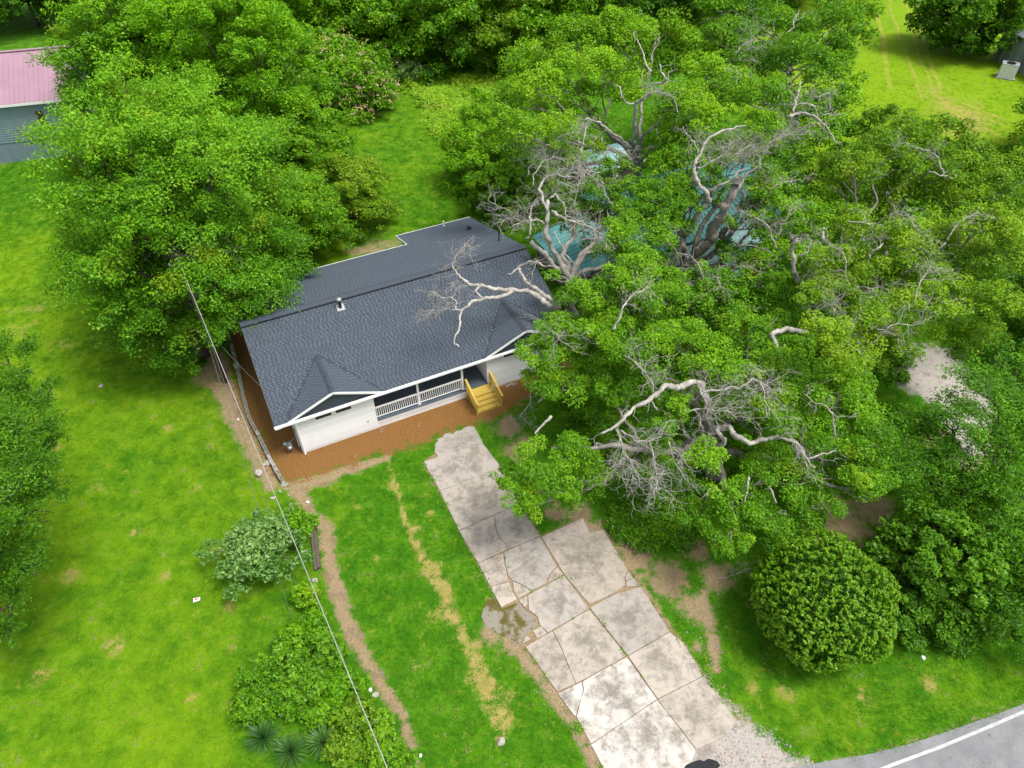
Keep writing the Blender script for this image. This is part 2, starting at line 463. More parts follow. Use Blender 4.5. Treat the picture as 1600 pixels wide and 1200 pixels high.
def mesh_np(me, co, quads):
    me.vertices.add(len(co)); me.vertices.foreach_set("co", np.ascontiguousarray(co, dtype=np.float32).ravel())
    k = quads.shape[1]
    me.loops.add(len(quads) * k); me.loops.foreach_set("vertex_index", np.ascontiguousarray(quads, dtype=np.int32).ravel())
    me.polygons.add(len(quads))
    me.polygons.foreach_set("loop_start", np.arange(0, len(quads) * k, k, dtype=np.int32))
    me.update(calc_edges=True)
mesh_np(gme, co, quads)
gme.polygons.foreach_set("use_smooth", np.ones(len(quads), bool))

def pl(*pp): return [G(*p) for p in pp]
def blob(P, px, py, r):
    c = G(px, py); d = np.hypot(P[:, 0] - c.x, P[:, 1] - c.y)
    return np.clip(1.5 - d / r, 0, 1)

m_soil = poly_mask(P2, pl((352, 470), (364, 560), (374, 610), (388, 652), (406, 690), (430, 738), (447, 760), (505, 742), (560, 722), (612, 708), (665, 694), (690, 678), (735, 664), (790, 646), (850, 604), (900, 560), (820, 500), (600, 520), (450, 560), (420, 480), (380, 440)), 0.7)
m_dirt = line_mask(P2, pl((450, 760), (500, 748), (560, 728), (605, 715)), [0.5, 0.6, 0.45, 0.3])
for pts, w in ((((460, 762), (482, 800), (508, 825), (515, 880), (535, 950), (558, 1010), (590, 1060), (630, 1120), (650, 1200)), [0.55, 0.5, 0.5, 0.42, 0.45, 0.4, 0.3, 0.3, 0.25]),
               (((330, 560), (352, 610), (372, 660), (396, 705), (425, 760)), [1.0, 0.9, 0.75, 0.6, 0.5]),
               (((800, 1000), (850, 1065), (900, 1130), (940, 1210)), [0.45, 0.42, 0.4, 0.35]),
               (((1098, 930), (1112, 990), (1120, 1050)), [0.4, 0.35, 0.2]),
               (((985, 985), (1050, 1010), (1110, 1090), (1165, 1140)), [0.2, 0.3, 0.4, 0.5])):
    m_dirt = np.maximum(m_dirt, line_mask(P2, pl(*pts), w))
for px, py, r in ((905, 800, 0.8), (945, 830, 0.8), (985, 870, 1.3), (1040, 905, 1.3), (1090, 860, 0.8), (1085, 950, 0.9), (1120, 900, 0.9), (870, 800, 0.8), (795, 665, 1.0), (815, 700, 1.1),
                  (1320, 815, 1.6), (1290, 850, 1.2), (1370, 800, 1.3), (600, 390, 1.8), (560, 395, 1.2), (575, 160, 2.2), (330, 590, 1.2), (1200, 940, 0.8), (1500, 700, 1.8), (1090, 1010, 0.3), (775, 985, 0.9), (800, 940, 0.6), (800, 1000, 0.8)):
    m_dirt = np.maximum(m_dirt, 0.9 * blob(P2, px, py, r))
m_straw = 0.74 * line_mask(P2, pl((604, 714), (620, 765), (636, 820), (660, 868), (688, 915), (708, 965), (735, 1020), (762, 1075), (785, 1120), (783, 1150)), [0.18, 0.18, 0.20, 0.38, 0.52, 0.40, 0.32, 0.62, 0.6, 0.3])
for px, py, r in ((650, 826, 0.45), (1075, 920, 0.4), (1090, 960, 0.5), (310, 760, 0.3), (330, 698, 0.4), (355, 950, 0.4), (240, 650, 0.35), (40, 515, 0.9), (105, 535, 0.9), (265, 668, 0.4), (500, 755, 0.4), (680, 960, 0.5), (650, 1040, 0.35), (960, 980, 0.2),
                  (740, 190, 0.9), (690, 165, 1.0), (360, 1015, 0.3), (300, 1090, 0.3), (60, 480, 0.8), (700, 905, 0.35), (560, 790, 0.3), (590, 870, 0.25), (470, 770, 0.4), (770, 960, 0.4), (745, 1005, 0.35), (560, 735, .3), (612, 760, .35), (690, 880, .35), (672, 800, .3), (735, 1060, .4), (800, 1085, .3), (500, 860, .3), (520, 845, .35), (512, 905, .3), (150, 760, .5), (110, 900, .6), (215, 830, .5), (180, 1010, .6), (90, 700, .5), (260, 900, .4), (340, 860, .4), (60, 1060, .6), (1180, 1075, .4), (1230, 1080, .5), (1350, 1090, .5), (1450, 1070, .5)):
    m_straw = np.maximum(m_straw, 0.62 * blob(P2, px, py, r))
for a, b in (((1395, 20), (1440, 150)), ((1420, 10), (1470, 150)), ((1370, 30), (1395, 140)), ((1470, 165), (1600, 215)), ((1440, 150), (1530, 205))):
    m_straw = np.maximum(m_straw, 1.0 * line_mask(P2, pl(a, b), [0.8, 0.8]))
m_grav = poly_mask(P2, pl((1060, 1210), (1085, 1160), (1146, 1122), (1172, 1130), (1212, 1158), (1248, 1188), (1300, 1200), (1330, 1235), (1060, 1240)), 0.5)
m_grav = np.maximum(m_grav, 0.75 * line_mask(P2, pl((985, 985), (1060, 1020), (1120, 1085), (1165, 1140)), [0.1, 0.15, 0.2, 0.45]))
m_grav = np.maximum(m_grav, poly_mask(P2, pl((1412, 540), (1482, 540), (1515, 575), (1555, 600), (1540, 720), (1490, 720), (1470, 640), (1400, 600)), 0.8))
# how yellow the turf is
X, Y = P2.T
m_yel = 0.48 * np.clip((-8 - X) / 6, 0, 1) * np.clip((60 - Y) / 10, 0, 1) + 0.85 * np.clip((X - 22 + (90 - Y) * 0.1) / 10, 0, 1) * np.clip((Y - 52) / 10, 0, 1) + 0.30 * np.clip((Y - 46) / 12, 0, 1) * np.clip((18 - np.abs(X + 6)) / 6, 0, 1)
m_yel += 0.35 * poly_mask(P2, pl((1150, 1010), (1400, 1060), (1600, 1010), (1600, 1110), (1250, 1190), (1160, 1110)), 1.5)
m_yel = np.clip(m_yel, 0, 1)
grass_d = np.clip(1 - 1.6 * np.maximum.reduce([m_soil, m_dirt * 0.9, m_grav, m_straw * 0.7]), 0, 1)
r_drv = poly_mask(P2, pl((662, 722), (735, 667), (845, 838), (910, 810), (945, 828), (1151, 1127), (1100, 1215), (945, 1215), (870, 1083), (820, 1010), (783, 950)), 0.1)
grass_d *= (1 - r_drv)
r_road = poly_mask(P2, pl((1180, 1222), (1240, 1198), (1290, 1190), (1360, 1178), (1420, 1163), (1480, 1143), (1540, 1122), (1600, 1100), (1720, 1055), (1720, 1400), (1100, 1400)), 0.15)
grass_d *= (1 - r_road)
m_dirt = np.maximum(m_dirt, 0.55 * line_mask(P2, pl((1270, 1195), (1360, 1174), (1420, 1159), (1480, 1139), (1540, 1118), (1600, 1096)), [.12] * 6))
m_dirt = np.maximum(m_dirt, r_drv * 1.6)
grass_d *= np.clip((94 - Y) / 40, 0, 1)
for nm, arr in (("soil", m_soil), ("dirt", m_dirt), ("straw", m_straw), ("gravelly", m_grav), ("yellow", m_yel), ("turf", grass_d)):
    at = gme.attributes.new(nm, 'FLOAT', 'POINT'); at.data.foreach_set("value", arr.astype(np.float32))

def turf_colour(nt, typ, coord):
    nb = noise(nt, 0.16, 4, 0.55, coord); nm_ = noise(nt, 0.9, 5, 0.6, coord); nf = noise(nt, 5.0, 4, 0.65, coord)
    c = mixc(nt, sstep(nt, nm_, 0.34, 0.66), (0.042, 0.155, 0.005), (0.082, 0.225, 0.006))
    c = mixc(nt, math_n(nt, 'MULTIPLY', sstep(nt, nf, 0.42, 0.68), 0.65), c, (0.028, 0.105, 0.004))
    yf = math_n(nt, 'ADD', attr(nt, "yellow", typ), math_n(nt, 'MULTIPLY', math_n(nt, 'SUBTRACT', nb, 0.5), 1.0))
    yf = math_n(nt, 'ADD', yf, math_n(nt, 'MULTIPLY', math_n(nt, 'SUBTRACT', nm_, 0.5), 0.9))
    c = mixc(nt, sstep(nt, yf, 0.05, 0.95), c, (0.168, 0.292, 0.006))
    sf = noise(nt, 1.7, 5, 0.7, coord)
    c = mixc(nt, math_n(nt, 'MULTIPLY', sstep(nt, sf, 0.56, 0.72), 0.55), c, (0.28, 0.30, 0.03))
    return c

def ground_mat():
    m, nt, _, _ = new_mat("ground_cover")
    c = turf_colour(nt, 'GEOMETRY', 'pos')
    n1 = noise(nt, 2.2, 6, 0.7, 'pos'); n2 = noise(nt, 9, 5, 0.7, 'pos'); n3 = noise(nt, 40, 3, 0.7, 'pos')
    n0 = noise(nt, 0.9, 5, 0.65, 'pos')
    jag = math_n(nt, 'ADD', math_n(nt, 'MULTIPLY', math_n(nt, 'SUBTRACT', n1, 0.5), 1.7), math_n(nt, 'MULTIPLY', math_n(nt, 'SUBTRACT', n2, 0.5), 1.6))
    jag = math_n(nt, 'ADD', jag, math_n(nt, 'MULTIPLY', math_n(nt, 'SUBTRACT', n0, 0.5), 1.8))
    n4 = noise(nt, 24, 4, 0.7, 'pos')
    jag = math_n(nt, 'ADD', jag, math_n(nt, 'MULTIPLY', math_n(nt, 'SUBTRACT', n4, 0.5), 1.6))
    def layer(c, name, ca, cb, lo, hi, cd=(0.12, 0.09, 0.055)):
        f = sstep(nt, math_n(nt, 'ADD', attr(nt, name), jag), lo, hi)
        cc = mixc(nt, sstep(nt, math_n(nt, 'ADD', math_n(nt, 'MULTIPLY', n2, .5), math_n(nt, 'MULTIPLY', n4, .5)), 0.40, 0.60), ca, cb)
        cc = mixc(nt, math_n(nt, 'MULTIPLY', sstep(nt, n0, 0.50, 0.68), 0.45), cc, cd)
        return mixc(nt, f, c, cc)
    c = layer(c, "straw", (0.42, 0.31, 0.12), (0.27, 0.235, 0.06), 0.38, 0.85, (0.20, 0.21, 0.03))
    c = layer(c, "dirt", (0.37, 0.275, 0.165), (0.21, 0.155, 0.09), 0.40, 0.85)
    c = layer(c, "soil", (0.27, 0.135, 0.042), (0.155, 0.074, 0.025), 0.35, 0.65, (0.17, 0.095, 0.04))
    c = layer(c, "gravelly", (0.46, 0.415, 0.38), (0.34, 0.31, 0.285), 0.42, 0.7)
    finish(nt, c, 0.95, math_n(nt, 'ADD', n2, math_n(nt, 'MULTIPLY', n3, 0.5)), 0.05, spec=0.1)
    return m
MAT['ground'] = ground_mat()
ground = link_mesh("ground", gme, MAT['ground'])
tag(ground, "wide lawn with worn dirt tracks and a reddish soil bed round the house", kind='structure')

# grass blades standing on the turf (nobody could count them)
def make_grass():
    m, nt, _, _ = new_mat("grass_blades")
    c = turf_colour(nt, 'INSTANCER', 'pos')
    c = mixc(nt, 1.0, c, (1.5, 1.4, 1.5), 'MULTIPLY')
    d = nt.nodes.new("ShaderNodeBsdfDiffuse"); tr = nt.nodes.new("ShaderNodeBsdfTranslucent")
    nt.links.new(c, d.inputs[0]); nt.links.new(c, tr.inputs[0])
    mx = nt.nodes.new("ShaderNodeMixShader"); mx.inputs[0].default_value = 0.35
    nt.links.new(d.outputs[0], mx.inputs[1]); nt.links.new(tr.outputs[0], mx.inputs[2])
    o = nt.nodes.new("ShaderNodeOutputMaterial"); nt.links.new(mx.outputs[0], o.inputs[0])
    tb = MB()
    for i in range(12):
        a = random.random() * 6.28; r = random.random() * 0.14
        p = Vector((r * math.cos(a), r * math.sin(a), 0)); b = random.random() * 6.28
        s = Vector((math.cos(b), math.sin(b), 0)) * 0.009
        lean = Vector((random.uniform(-1, 1), random.uniform(-1, 1), 0)) * 0.06
        h = random.uniform(0.025, 0.06)
        tb.poly([p - s, p + s, p + lean + Vector((0, 0, h))])
    tuft = bpy.data.meshes.new("grass_tuft"); tuft.from_pydata(tb.v, [], tb.f); tuft.materials.append(m)
    tob = bpy.data.objects.new("grass_tuft", tuft)      # source of the blades, not linked into the scene
    # patch of turf to scatter on: the part of the ground the picture looks at from near
    ci = co[quads].mean(1)
    near = (np.abs(ci[:, 0]) < 30 + (ci[:, 1] - 20).clip(0) * 0.55) & (ci[:, 1] > 8.5) & (ci[:, 1] < 92) & (grass_d[quads].mean(1) > 0.02)
    q = quads[near]
    used, inv = np.unique(q.ravel(), return_inverse=True)
    me = bpy.data.meshes.new("grass"); mesh_np(me, co[used], inv.reshape(-1, 4))
    for nm, arr in (("yellow", m_yel), ("turf", grass_d)):
        at = me.attributes.new(nm, 'FLOAT', 'POINT'); at.data.foreach_set("value", arr[used].astype(np.float32))
    o = link_mesh("grass", me, m)
    ng = bpy.data.node_groups.new("grass_scatter", 'GeometryNodeTree')
    ng.interface.new_socket("Geometry", in_out='INPUT', socket_type='NodeSocketGeometry')
    ng.interface.new_socket("Geometry", in_out='OUTPUT', socket_type='NodeSocketGeometry')
    gi = ng.nodes.new("NodeGroupInput"); go = ng.nodes.new("NodeGroupOutput")
    dp = ng.nodes.new("GeometryNodeDistributePointsOnFaces"); dp.distribute_method = 'RANDOM'
    na = ng.nodes.new("GeometryNodeInputNamedAttribute"); na.data_type = 'FLOAT'; na.inputs[0].default_value = "turf"
    mu = ng.nodes.new("ShaderNodeMath"); mu.operation = 'MULTIPLY'; mu.inputs[1].default_value = 36.0
    ng.links.new(na.outputs[0], mu.inputs[0]); ng.links.new(mu.outputs[0], dp.inputs['Density'])
    ng.links.new(gi.outputs[0], dp.inputs['Mesh'])
    ip = ng.nodes.new("GeometryNodeInstanceOnPoints")
    ob = ng.nodes.new("GeometryNodeObjectInfo"); ob.inputs[0].default_value = tob
    ng.links.new(dp.outputs['Points'], ip.inputs['Points']); ng.links.new(ob.outputs['Geometry'], ip.inputs['Instance'])
    rv = ng.nodes.new("FunctionNodeRandomValue"); rv.data_type = 'FLOAT_VECTOR'
    rv.inputs[0].default_value = (0, 0, 0); rv.inputs[1].default_value = (0, 0, 6.28)
    ng.links.new(rv.outputs[0], ip.inputs['Rotation'])
    rs = ng.nodes.new("FunctionNodeRandomValue"); rs.data_type = 'FLOAT'
    rs.inputs[2].default_value = 0.5; rs.inputs[3].default_value = 2.0
    ng.links.new(rs.outputs[1], ip.inputs['Scale'])
    ng.links.new(ip.outputs[0], go.inputs[0])
    md = o.modifiers.new("grass_scatter", 'NODES'); md.node_group = ng
    tag(o, "short green grass of the mown lawn", kind='stuff')
make_grass()

def gzat(x, y): return float(ground_z([[x, y]])[0])

# ------------------------------------------------------------------ road and gravel apron
def road():
    edge = [(1180, 1222), (1240, 1198), (1290, 1190), (1360, 1178), (1420, 1163), (1480, 1143), (1540, 1122), (1600, 1100), (1700, 1062)]
    top = [G(*p) for p in edge]
    d = (top[-1] - top[-4]).normalized(); d0 = Vector((-1, -0.12, 0)).normalized()
    top = [top[0] + d0 * 60] + top + [top[-1] + d * 60]
    n = Vector((0.3, -0.95, 0)) * 8
    mb = MB()
    for a, b in zip(top, top[1:]):
        mb.quad(a + n + Vector((0, 0, 0.008)), b + n + Vector((0, 0, 0.008)), b + Vector((0, 0, 0.008)), a + Vector((0, 0, 0.008)))
    o = mb.build("road", MAT['asphalt']); tag(o, "grey asphalt road crossing below the driveway", kind='structure')
    ln = [(1200, 1280), (1300, 1234), (1345, 1215), (1400, 1193), (1470, 1167), (1540, 1138), (1600, 1112), (1700, 1070)]
    lp = [G(*p) for p in ln]
    lp = lp + [lp[-1] + (lp[-1] - lp[-2]).normalized() * 50]
    mb = MB(); w = 0.062
    for a, b in zip(lp, lp[1:]):
        s = Vector((-(b - a).y, (b - a).x, 0)).normalized() * w
        mb.quad(a - s + Vector((0, 0, .013)), b - s + Vector((0, 0, .013)), b + s + Vector((0, 0, .013)), a + s + Vector((0, 0, .013)))
    mb.build("road_line", MAT['road_line'], o)
    return o
road()

# ------------------------------------------------------------------ driveway of broken slabs
drive = empty("driveway", G(850, 850))
tag(drive, "old cracked concrete driveway of many slabs", kind='structure')
PALE, WARM, COOL, WHITE, GREY = (0.40, 0.355, 0.305, 1), (0.42, 0.365, 0.31, 1), (0.365, 0.33, 0.295, 1), (0.49, 0.46, 0.425, 1), (0.33, 0.305, 0.275, 1)
SLABS = [
    ([(680, 694), (684.5, 690), (683, 686.5), (692, 683.5), (693.5, 679), (703, 676.5), (706.5, 679.5), (713, 674), (722, 672.5), (725, 669), (733, 666.5), (741, 667), (755, 694), (682, 720), (684, 713), (679, 707)], GREY),
    ([(662.5, 722), (755, 694.6), (783, 731), (687.5, 767.3)], COOL),
    ([(687.7, 768), (783, 731.5), (811.7, 787.3), (717.3, 829.5)], PALE),
    ([(717.7, 830.3), (771.5, 806), (774, 823), (778, 838), (794, 858.3), (747.3, 880)], PALE),
    ([(772, 805.8), (811.7, 788), (843, 838.5), (794.7, 858), (779, 838), (775, 823)], COOL),
    ([(747.6, 880.7), (786.3, 864.4), (788, 880), (792.5, 900.5), (795, 908.6), (766, 916.6)], WARM),
    ([(766.3, 917.5), (795.3, 909.4), (800.5, 924), (808, 936.3), (783.2, 949.6)], WARM),
    ([(787.4, 864), (843, 839.6), (869.6, 886), (858.5, 898.3), (854, 911.4), (830.6, 923.3), (813, 912.3), (801, 907.6), (794, 900), (789.6, 880)], GREY),
    ([(801.5, 909.6), (813, 913.4), (829.6, 924.3), (809.3, 935.4), (802.5, 924)], WARM),
    ([(870.6, 887.6), (880.6, 899.3), (855.4, 911.2), (859.6, 898.8)], WARM),
    ([(810, 938.2), (824, 932), (824.3, 944.3), (820.5, 950)], WARM),
    ([(825, 931), (881, 900.6), (919.6, 951.6), (856, 988.8), (843.5, 977.3), (839.8, 964.5), (826, 953.3), (825.6, 944)], COOL),
    ([(832, 986.6), (845.6, 979.4), (854.8, 989.6), (840.2, 999)], WARM),
    ([(816.4, 1006.4), (820.8, 994.4), (830.4, 998.6)], WARM),
    ([(821.3, 1011), (863.3, 987), (876, 1012), (886, 1038), (899.3, 1068.6), (870.3, 1081)], WARM),
    ([(864.4, 986.5), (920, 953.2), (978.5, 1025.6), (900, 1068.4), (887.2, 1038), (877.2, 1012)], PALE),
    ([(872, 1084.5), (909, 1066), (911, 1080), (903.5, 1103), (900, 1120), (897, 1118)], WHITE),
    ([(910, 1065.5), (978.8, 1027.4), (1026.4, 1093), (923, 1162.5), (901, 1121), (904.6, 1103), (912, 1080)], WHITE),
    ([(923.5, 1164), (1027, 1094.2), (1086.6, 1172), (1072, 1218), (952, 1218)], WHITE),
    ([(846, 839.6), (910.3, 810.3), (921.6, 832.6), (943, 829), (980.6, 892), (975.4, 903), (976.6, 915.4), (962, 925.4), (921, 944.6), (883, 899.6)], WARM),
    ([(981.4, 893.6), (989, 904), (978, 908), (976.6, 902.6)], COOL),
    ([(989.6, 905), (1000.4, 916), (978, 917.2), (978.6, 909)], COOL),
    ([(921.8, 950.4), (962, 928.4), (1001.4, 917.6), (1045.4, 987.4), (980.8, 1024.6)], COOL),
    ([(981.6, 1026), (1046, 988.6), (1066, 1004), (1085, 1033), (1096.6, 1056.8), (1027.4, 1092.6)], PALE),
    ([(1028, 1094), (1097.2, 1058), (1151, 1127), (1134, 1150), (1087.6, 1171.4)], PALE),
]
for k, (pp, colr) in enumerate(SLABS):
    pts = [G(*p) for p in pp]
    # wavy, chipped outline
    out = []
    for a, b in zip(pts, pts[1:] + pts[:1]):
        L = (b - a).length; n = max(1, int(L / 0.35)); nr = Vector((-(b - a).y, (b - a).x, 0)).normalized()
        for i in range(n):
            q = a.lerp(b, i / n)
            if i: q = q + nr * random.uniform(0.0, 0.018)
            out.append(q)
    c = sum(out, Vector()) / len(out)
    area = sum(out[i].x * out[(i + 1) % len(out)].y - out[(i + 1) % len(out)].x * out[i].y for i in range(len(out)))
    if area < 0: out = out[::-1]
    loc = [(q - c) for q in out]
    ins = [q - q.normalized() * 0.003 for q in loc]
    tilt = random.uniform(-0.004, 0.010)
    mb = MB(); kk = len(ins)
    mb.prism(ins, -0.02, 0.046 + tilt)
    top = [q - q.normalized() * 0.014 for q in loc]
    n0 = len(mb.v); mb.v += [(q.x, q.y, 0.056 + tilt) for q in top]
    del mb.f[1]; del mb.t[1]
    mb.f.append(tuple(range(n0, n0 + kk))); mb.t.append(.5)
    for i in range(kk):
        j = (i + 1) % kk
        mb.f.append((kk + i, kk + j, n0 + j, n0 + i)); mb.t.append(.5)
    o = mb.build("slab", MAT['concrete'], drive)
    o.location = (c.x - drive.location.x, c.y - drive.location.y, 0)
    h = random.uniform(0.9, 1.08)
    o.color = (colr[0] * h, colr[1] * h, colr[2] * h, 1)

# puddle beside the driveway
def puddle():
    m, nt, _, _ = new_mat("shallow_muddy_water")
    n1 = noise(nt, 0.8, 4, 0.6, 'pos'); n2 = noise(nt, 6, 4, 0.6, 'pos')
    c = mixc(nt, sstep(nt, n1, 0.46, 0.56), (0.095, 0.078, 0.016), (0.23, 0.21, 0.17))  # grey zone paints in the reflection over the sunken slab; olive is mud
    c = mixc(nt, sstep(nt, n2, 0.55, 0.7), c, (0.13, 0.10, 0.015))
    finish(nt, c, 0.08, None, 0.0, spec=0.35)
    pp = [(764, 934), (775, 937), (785, 952), (799, 946), (809, 941), (821, 954), (836, 967), (841, 977), (832, 983), (821, 991), (815, 1003), (805, 1008), (797, 997), (783, 993), (770, 984), (760, 979), (752, 964), (756, 948)]
    mb = MB(); mb.poly([G(*p) + Vector((0, 0, 0.020)) for p in pp][::-1])
    o = mb.build("puddle", m); tag(o, "muddy olive puddle at the broken left edge of the driveway", kind='structure')
puddle()

# loose stones and rubble of the apron (stuff)
def rubble():
    spots = []
    for _ in range(1500):
        px, py = random.uniform(1085, 1300), random.uniform(1115, 1230)
        spots.append((px, py))
    poly = pl((1090, 1215), (1105, 1165), (1150, 1130), (1185, 1130), (1228, 1157), (1262, 1187), (1300, 1206), (1330, 1240), (1060, 1240))
    for kind, mat, cnt, smin, smax, nm in ((0, 'asphalt_chunk', 900, 0.012, 0.05, "gravel"), (1, 'pinkgravel', 260, 0.012, 0.055, "gravel")):
        mb = MB(); n = 0
        while n < cnt:
            if random.random() < 0.86:
                p = G(random.uniform(1085, 1310), random.uniform(1110, 1230))
                if poly_mask(np.array([[p.x, p.y]]), poly, 0.1)[0] < 0.5: continue
                if kind == 1 and random.random() < 0.5 and p.y > G(1150, 1165).y: continue
            else:
                t = random.random()
                a = (1000 + 160 * t + random.gauss(0, 6) + 10, 960 + 170 * t + random.gauss(0, 8))
                if random.random() < 0.35: a = (805 + 130 * t + random.gauss(0, 8), 1010 + 190 * t + random.gauss(0, 8))
                if random.random() < 0.25: a = (1075 + 40 * t + random.gauss(0, 20), 900 + 150 * t + random.gauss(0, 10))
                p = G(*a)
            s = random.uniform(smin, smax) * (0.7 + random.random() ** 3)
            hz = s * 0.7
            ang = random.random() * 6.28; ca, sa = math.cos(ang), math.sin(ang)
            base = [(s, 0), (0.3 * s, 0.8 * s), (-0.8 * s, 0.5 * s), (-0.7 * s, -0.6 * s), (0.4 * s, -0.8 * s)]
            b = [(p.x + x * ca - y * sa, p.y + x * sa + y * ca) for x, y in base]
            k = len(mb.v)
            mb.v += [(x, y, 0.0) for x, y in b] + [(p.x * .35 + x * .65, p.y * .35 + y * .65, hz) for x, y in b]
            for i in range(5):
                mb.f.append((k + i, k + (i + 1) % 5, k + 5 + (i + 1) % 5, k + 5 + i)); mb.t.append(random.random())
            mb.f.append(tuple(k + 5 + i for i in range(5))); mb.t.append(random.random())
            n += 1
        o = mb.build(nm, MAT[mat]); tag(o, ("grey chippings" if kind == 0 else "reddish broken brick bits") + " scattered on the apron by the road", kind='stuff')
rubble()

# ------------------------------------------------------------------ the white house
X0, Y0, YAW = -12.533, 27.585, 0.4464
house = empty("house", (X0, Y0, 0), YAW)
tag(house, "single storey white house with blue grey shingle roof and front porch", "house")
KF = 2.35 / 6.82
def zf(v): return 2.99 + KF * (v + 0.12)            # front roof plane
KB = (5.34 - 3.225) / 7.0
def zb(v): return 5.34 - KB * (v - 6.70)            # rear roof plane
UL, UR, VF, VRID, VB, VX = -1.05, 18.15, -0.16, 6.70, 13.7, 16.5

def siding(parent, u0, u1, z0, z1, v, holes=(), face='front'):
    h = 0.165; z = z0; k = 0
    me_cache = {}
    while z < z1 - 0.02:
        top = min(z + h, z1)
        segs = [(u0, u1)]
        for a, b, c, d in holes:
            if z < d - 0.01 and top > c + 0.01:
                ns = []
                for s0, s1 in segs:
                    if a > s0: ns.append((s0, min(a, s1)))
                    if b < s1: ns.append((max(b, s0), s1))
                segs = ns
        for s0, s1 in segs:
            key = (round(s0, 3), round(s1, 3), round(top - z, 3))
            if key not in me_cache:
                mb = MB(); hh = top - z
                if face == 'front':
                    mb.hexa([(s0, -0.040, 0.006), (s1, -0.040, 0.006), (s1, 0.02, 0), (s0, 0.02, 0), (s0, -0.006, hh), (s1, -0.006, hh), (s1, 0.02, hh), (s0, 0.02, hh)])
                elif face == 'left':
                    mb.hexa([(-0.024, s0, 0), (0.02, s0, 0), (0.02, s1, 0), (-0.024, s1, 0), (-0.006, s0, hh), (0.02, s0, hh), (0.02, s1, hh), (-0.006, s1, hh)])
                me_cache[key] = mb.mesh("siding_board"); me_cache[key].materials.append(MAT['white_siding'])
            loc = (0, v, z) if face == 'front' else (v, 0, z)
            link_mesh("siding_board", me_cache[key], None, parent, loc)
        z += h

# wall cores
mb = MB(); mb.box(0.02, 4.68, 0.02, 6.0, 0.1, 3.0); mb.box(12.17, 17.08, 0.02, 6.0, 0.1, 3.0)
mb.box(0.02, 17.08, 6.0, 13.3, 0.1, 3.2); mb.box(12.2, 17.0, 13.3, 16.2, 0.1, 2.25)
mb.hexa([(0.02, 6.0, 3.2), (17.08, 6.0, 3.2), (17.08, 13.3, 3.2), (0.02, 13.3, 3.2), (0.02, 6.6, 5.05), (17.08, 6.6, 5.05), (17.08, 6.8, 5.05), (0.02, 6.8, 5.05)])
mb.hexa([(0.02, 0.1, 3.0), (17.08, 0.1, 3.0), (17.08, 6.6, 3.0), (0.02, 6.6, 3.0), (0.02, 6.4, 5.0), (17.08, 6.4, 5.0), (17.08, 6.6, 5.0), (0.02, 6.6, 5.0)])
mb.build("wall", MAT['porch_wall'], house)
mb = MB(); mb.box(4.70, 12.15, 2.18, 2.30, 0.7, 3.0); mb.build("porch_back_wall", MAT['porch_wall'], house)
# foundation, painted white
mb = MB(); mb.box(0.0, 4.72, -0.01, 0.3, -0.3, 0.18); mb.box(4.72, 12.13, 0.02, 0.3, -0.3, 0.62); mb.box(12.13, 17.1, -0.01, 0.3, -0.3, 0.18); mb.box(0.0, 0.3, 0.3, 13.3, -0.3, 0.18)
mb.build("foundation", MAT['white_block'], house)
mb = MB(); mb.box(4.72, 12.13, -0.004, 0.02, 0.36, 0.62); mb.build("skirt_board", MAT['white_trim'], house)
W1, W2 = (1.22, 2.17, 2.34, 2.80), (2.42, 3.36, 2.34, 2.80)
W3, W4 = (13.31, 14.25, 2.40, 2.86), (14.5, 15.44, 2.40, 2.86)
siding(house, 0.06, 4.68, 0.18, 3.0, 0.0, (W1, W2))
siding(house, 12.19, 17.04, 0.18, 3.0, 0.0, (W3, W4))
siding(house, 0.06, 13.3, 0.18, 3.0, 0.0, (), 'left')
mb = MB()
for a, b in ((0.0, 0.07), (4.65, 4.72), (12.13, 12.20), (17.03, 17.10)):
    mb = MB(); mb.box(a, b, -0.034, 0.05, 0.18, 3.0); mb.build("corner_board", MAT['white_trim'], house)
# boards of the porch side walls
for u, s in ((4.69, 1), (12.16, -1)):
    z = 0.74
    while z < 2.95:
        mb = MB(); x = u + 0.012 * s
        mb.box(min(u - 0.02, x), max(u - 0.02, x) if s > 0 else u + 0.02, 0.06, 2.17, z, z + 0.155)
        mb.build("siding_board", MAT['white_siding'], house); z += 0.165
# windows: frame, sill and pane
for (a, b, c, d) in (W1, W2, W3, W4):
    f = MB(); t = 0.055
    f.box(a - 0.04, b + 0.04, -0.045, 0.015, d, d + 0.05); f.box(a - 0.04, b + 0.04, -0.045, 0.015, c - 0.05, c)
    f.box(a - 0.04, a, -0.043, 0.013, c, d); f.box(b, b + 0.04, -0.043, 0.013, c, d)
    w = f.build("window", MAT['white_trim'], house)
    g = MB(); g.box(a, b, -0.004, 0.012, c, d); g.build("pane", MAT['glass'], w)
    g = MB(); g.box(a - 0.06, b + 0.06, -0.07, -0.046, c - 0.055, c - 0.03); g.build("sill", MAT['white_trim'], w)
mb = MB(); mb.tube([(4.14, 0.02, 0.86), (4.14, -0.06, 0.86)], [0.05, 0.05], 10); mb.build("dryer_vent", MAT['meter_grey'], house)

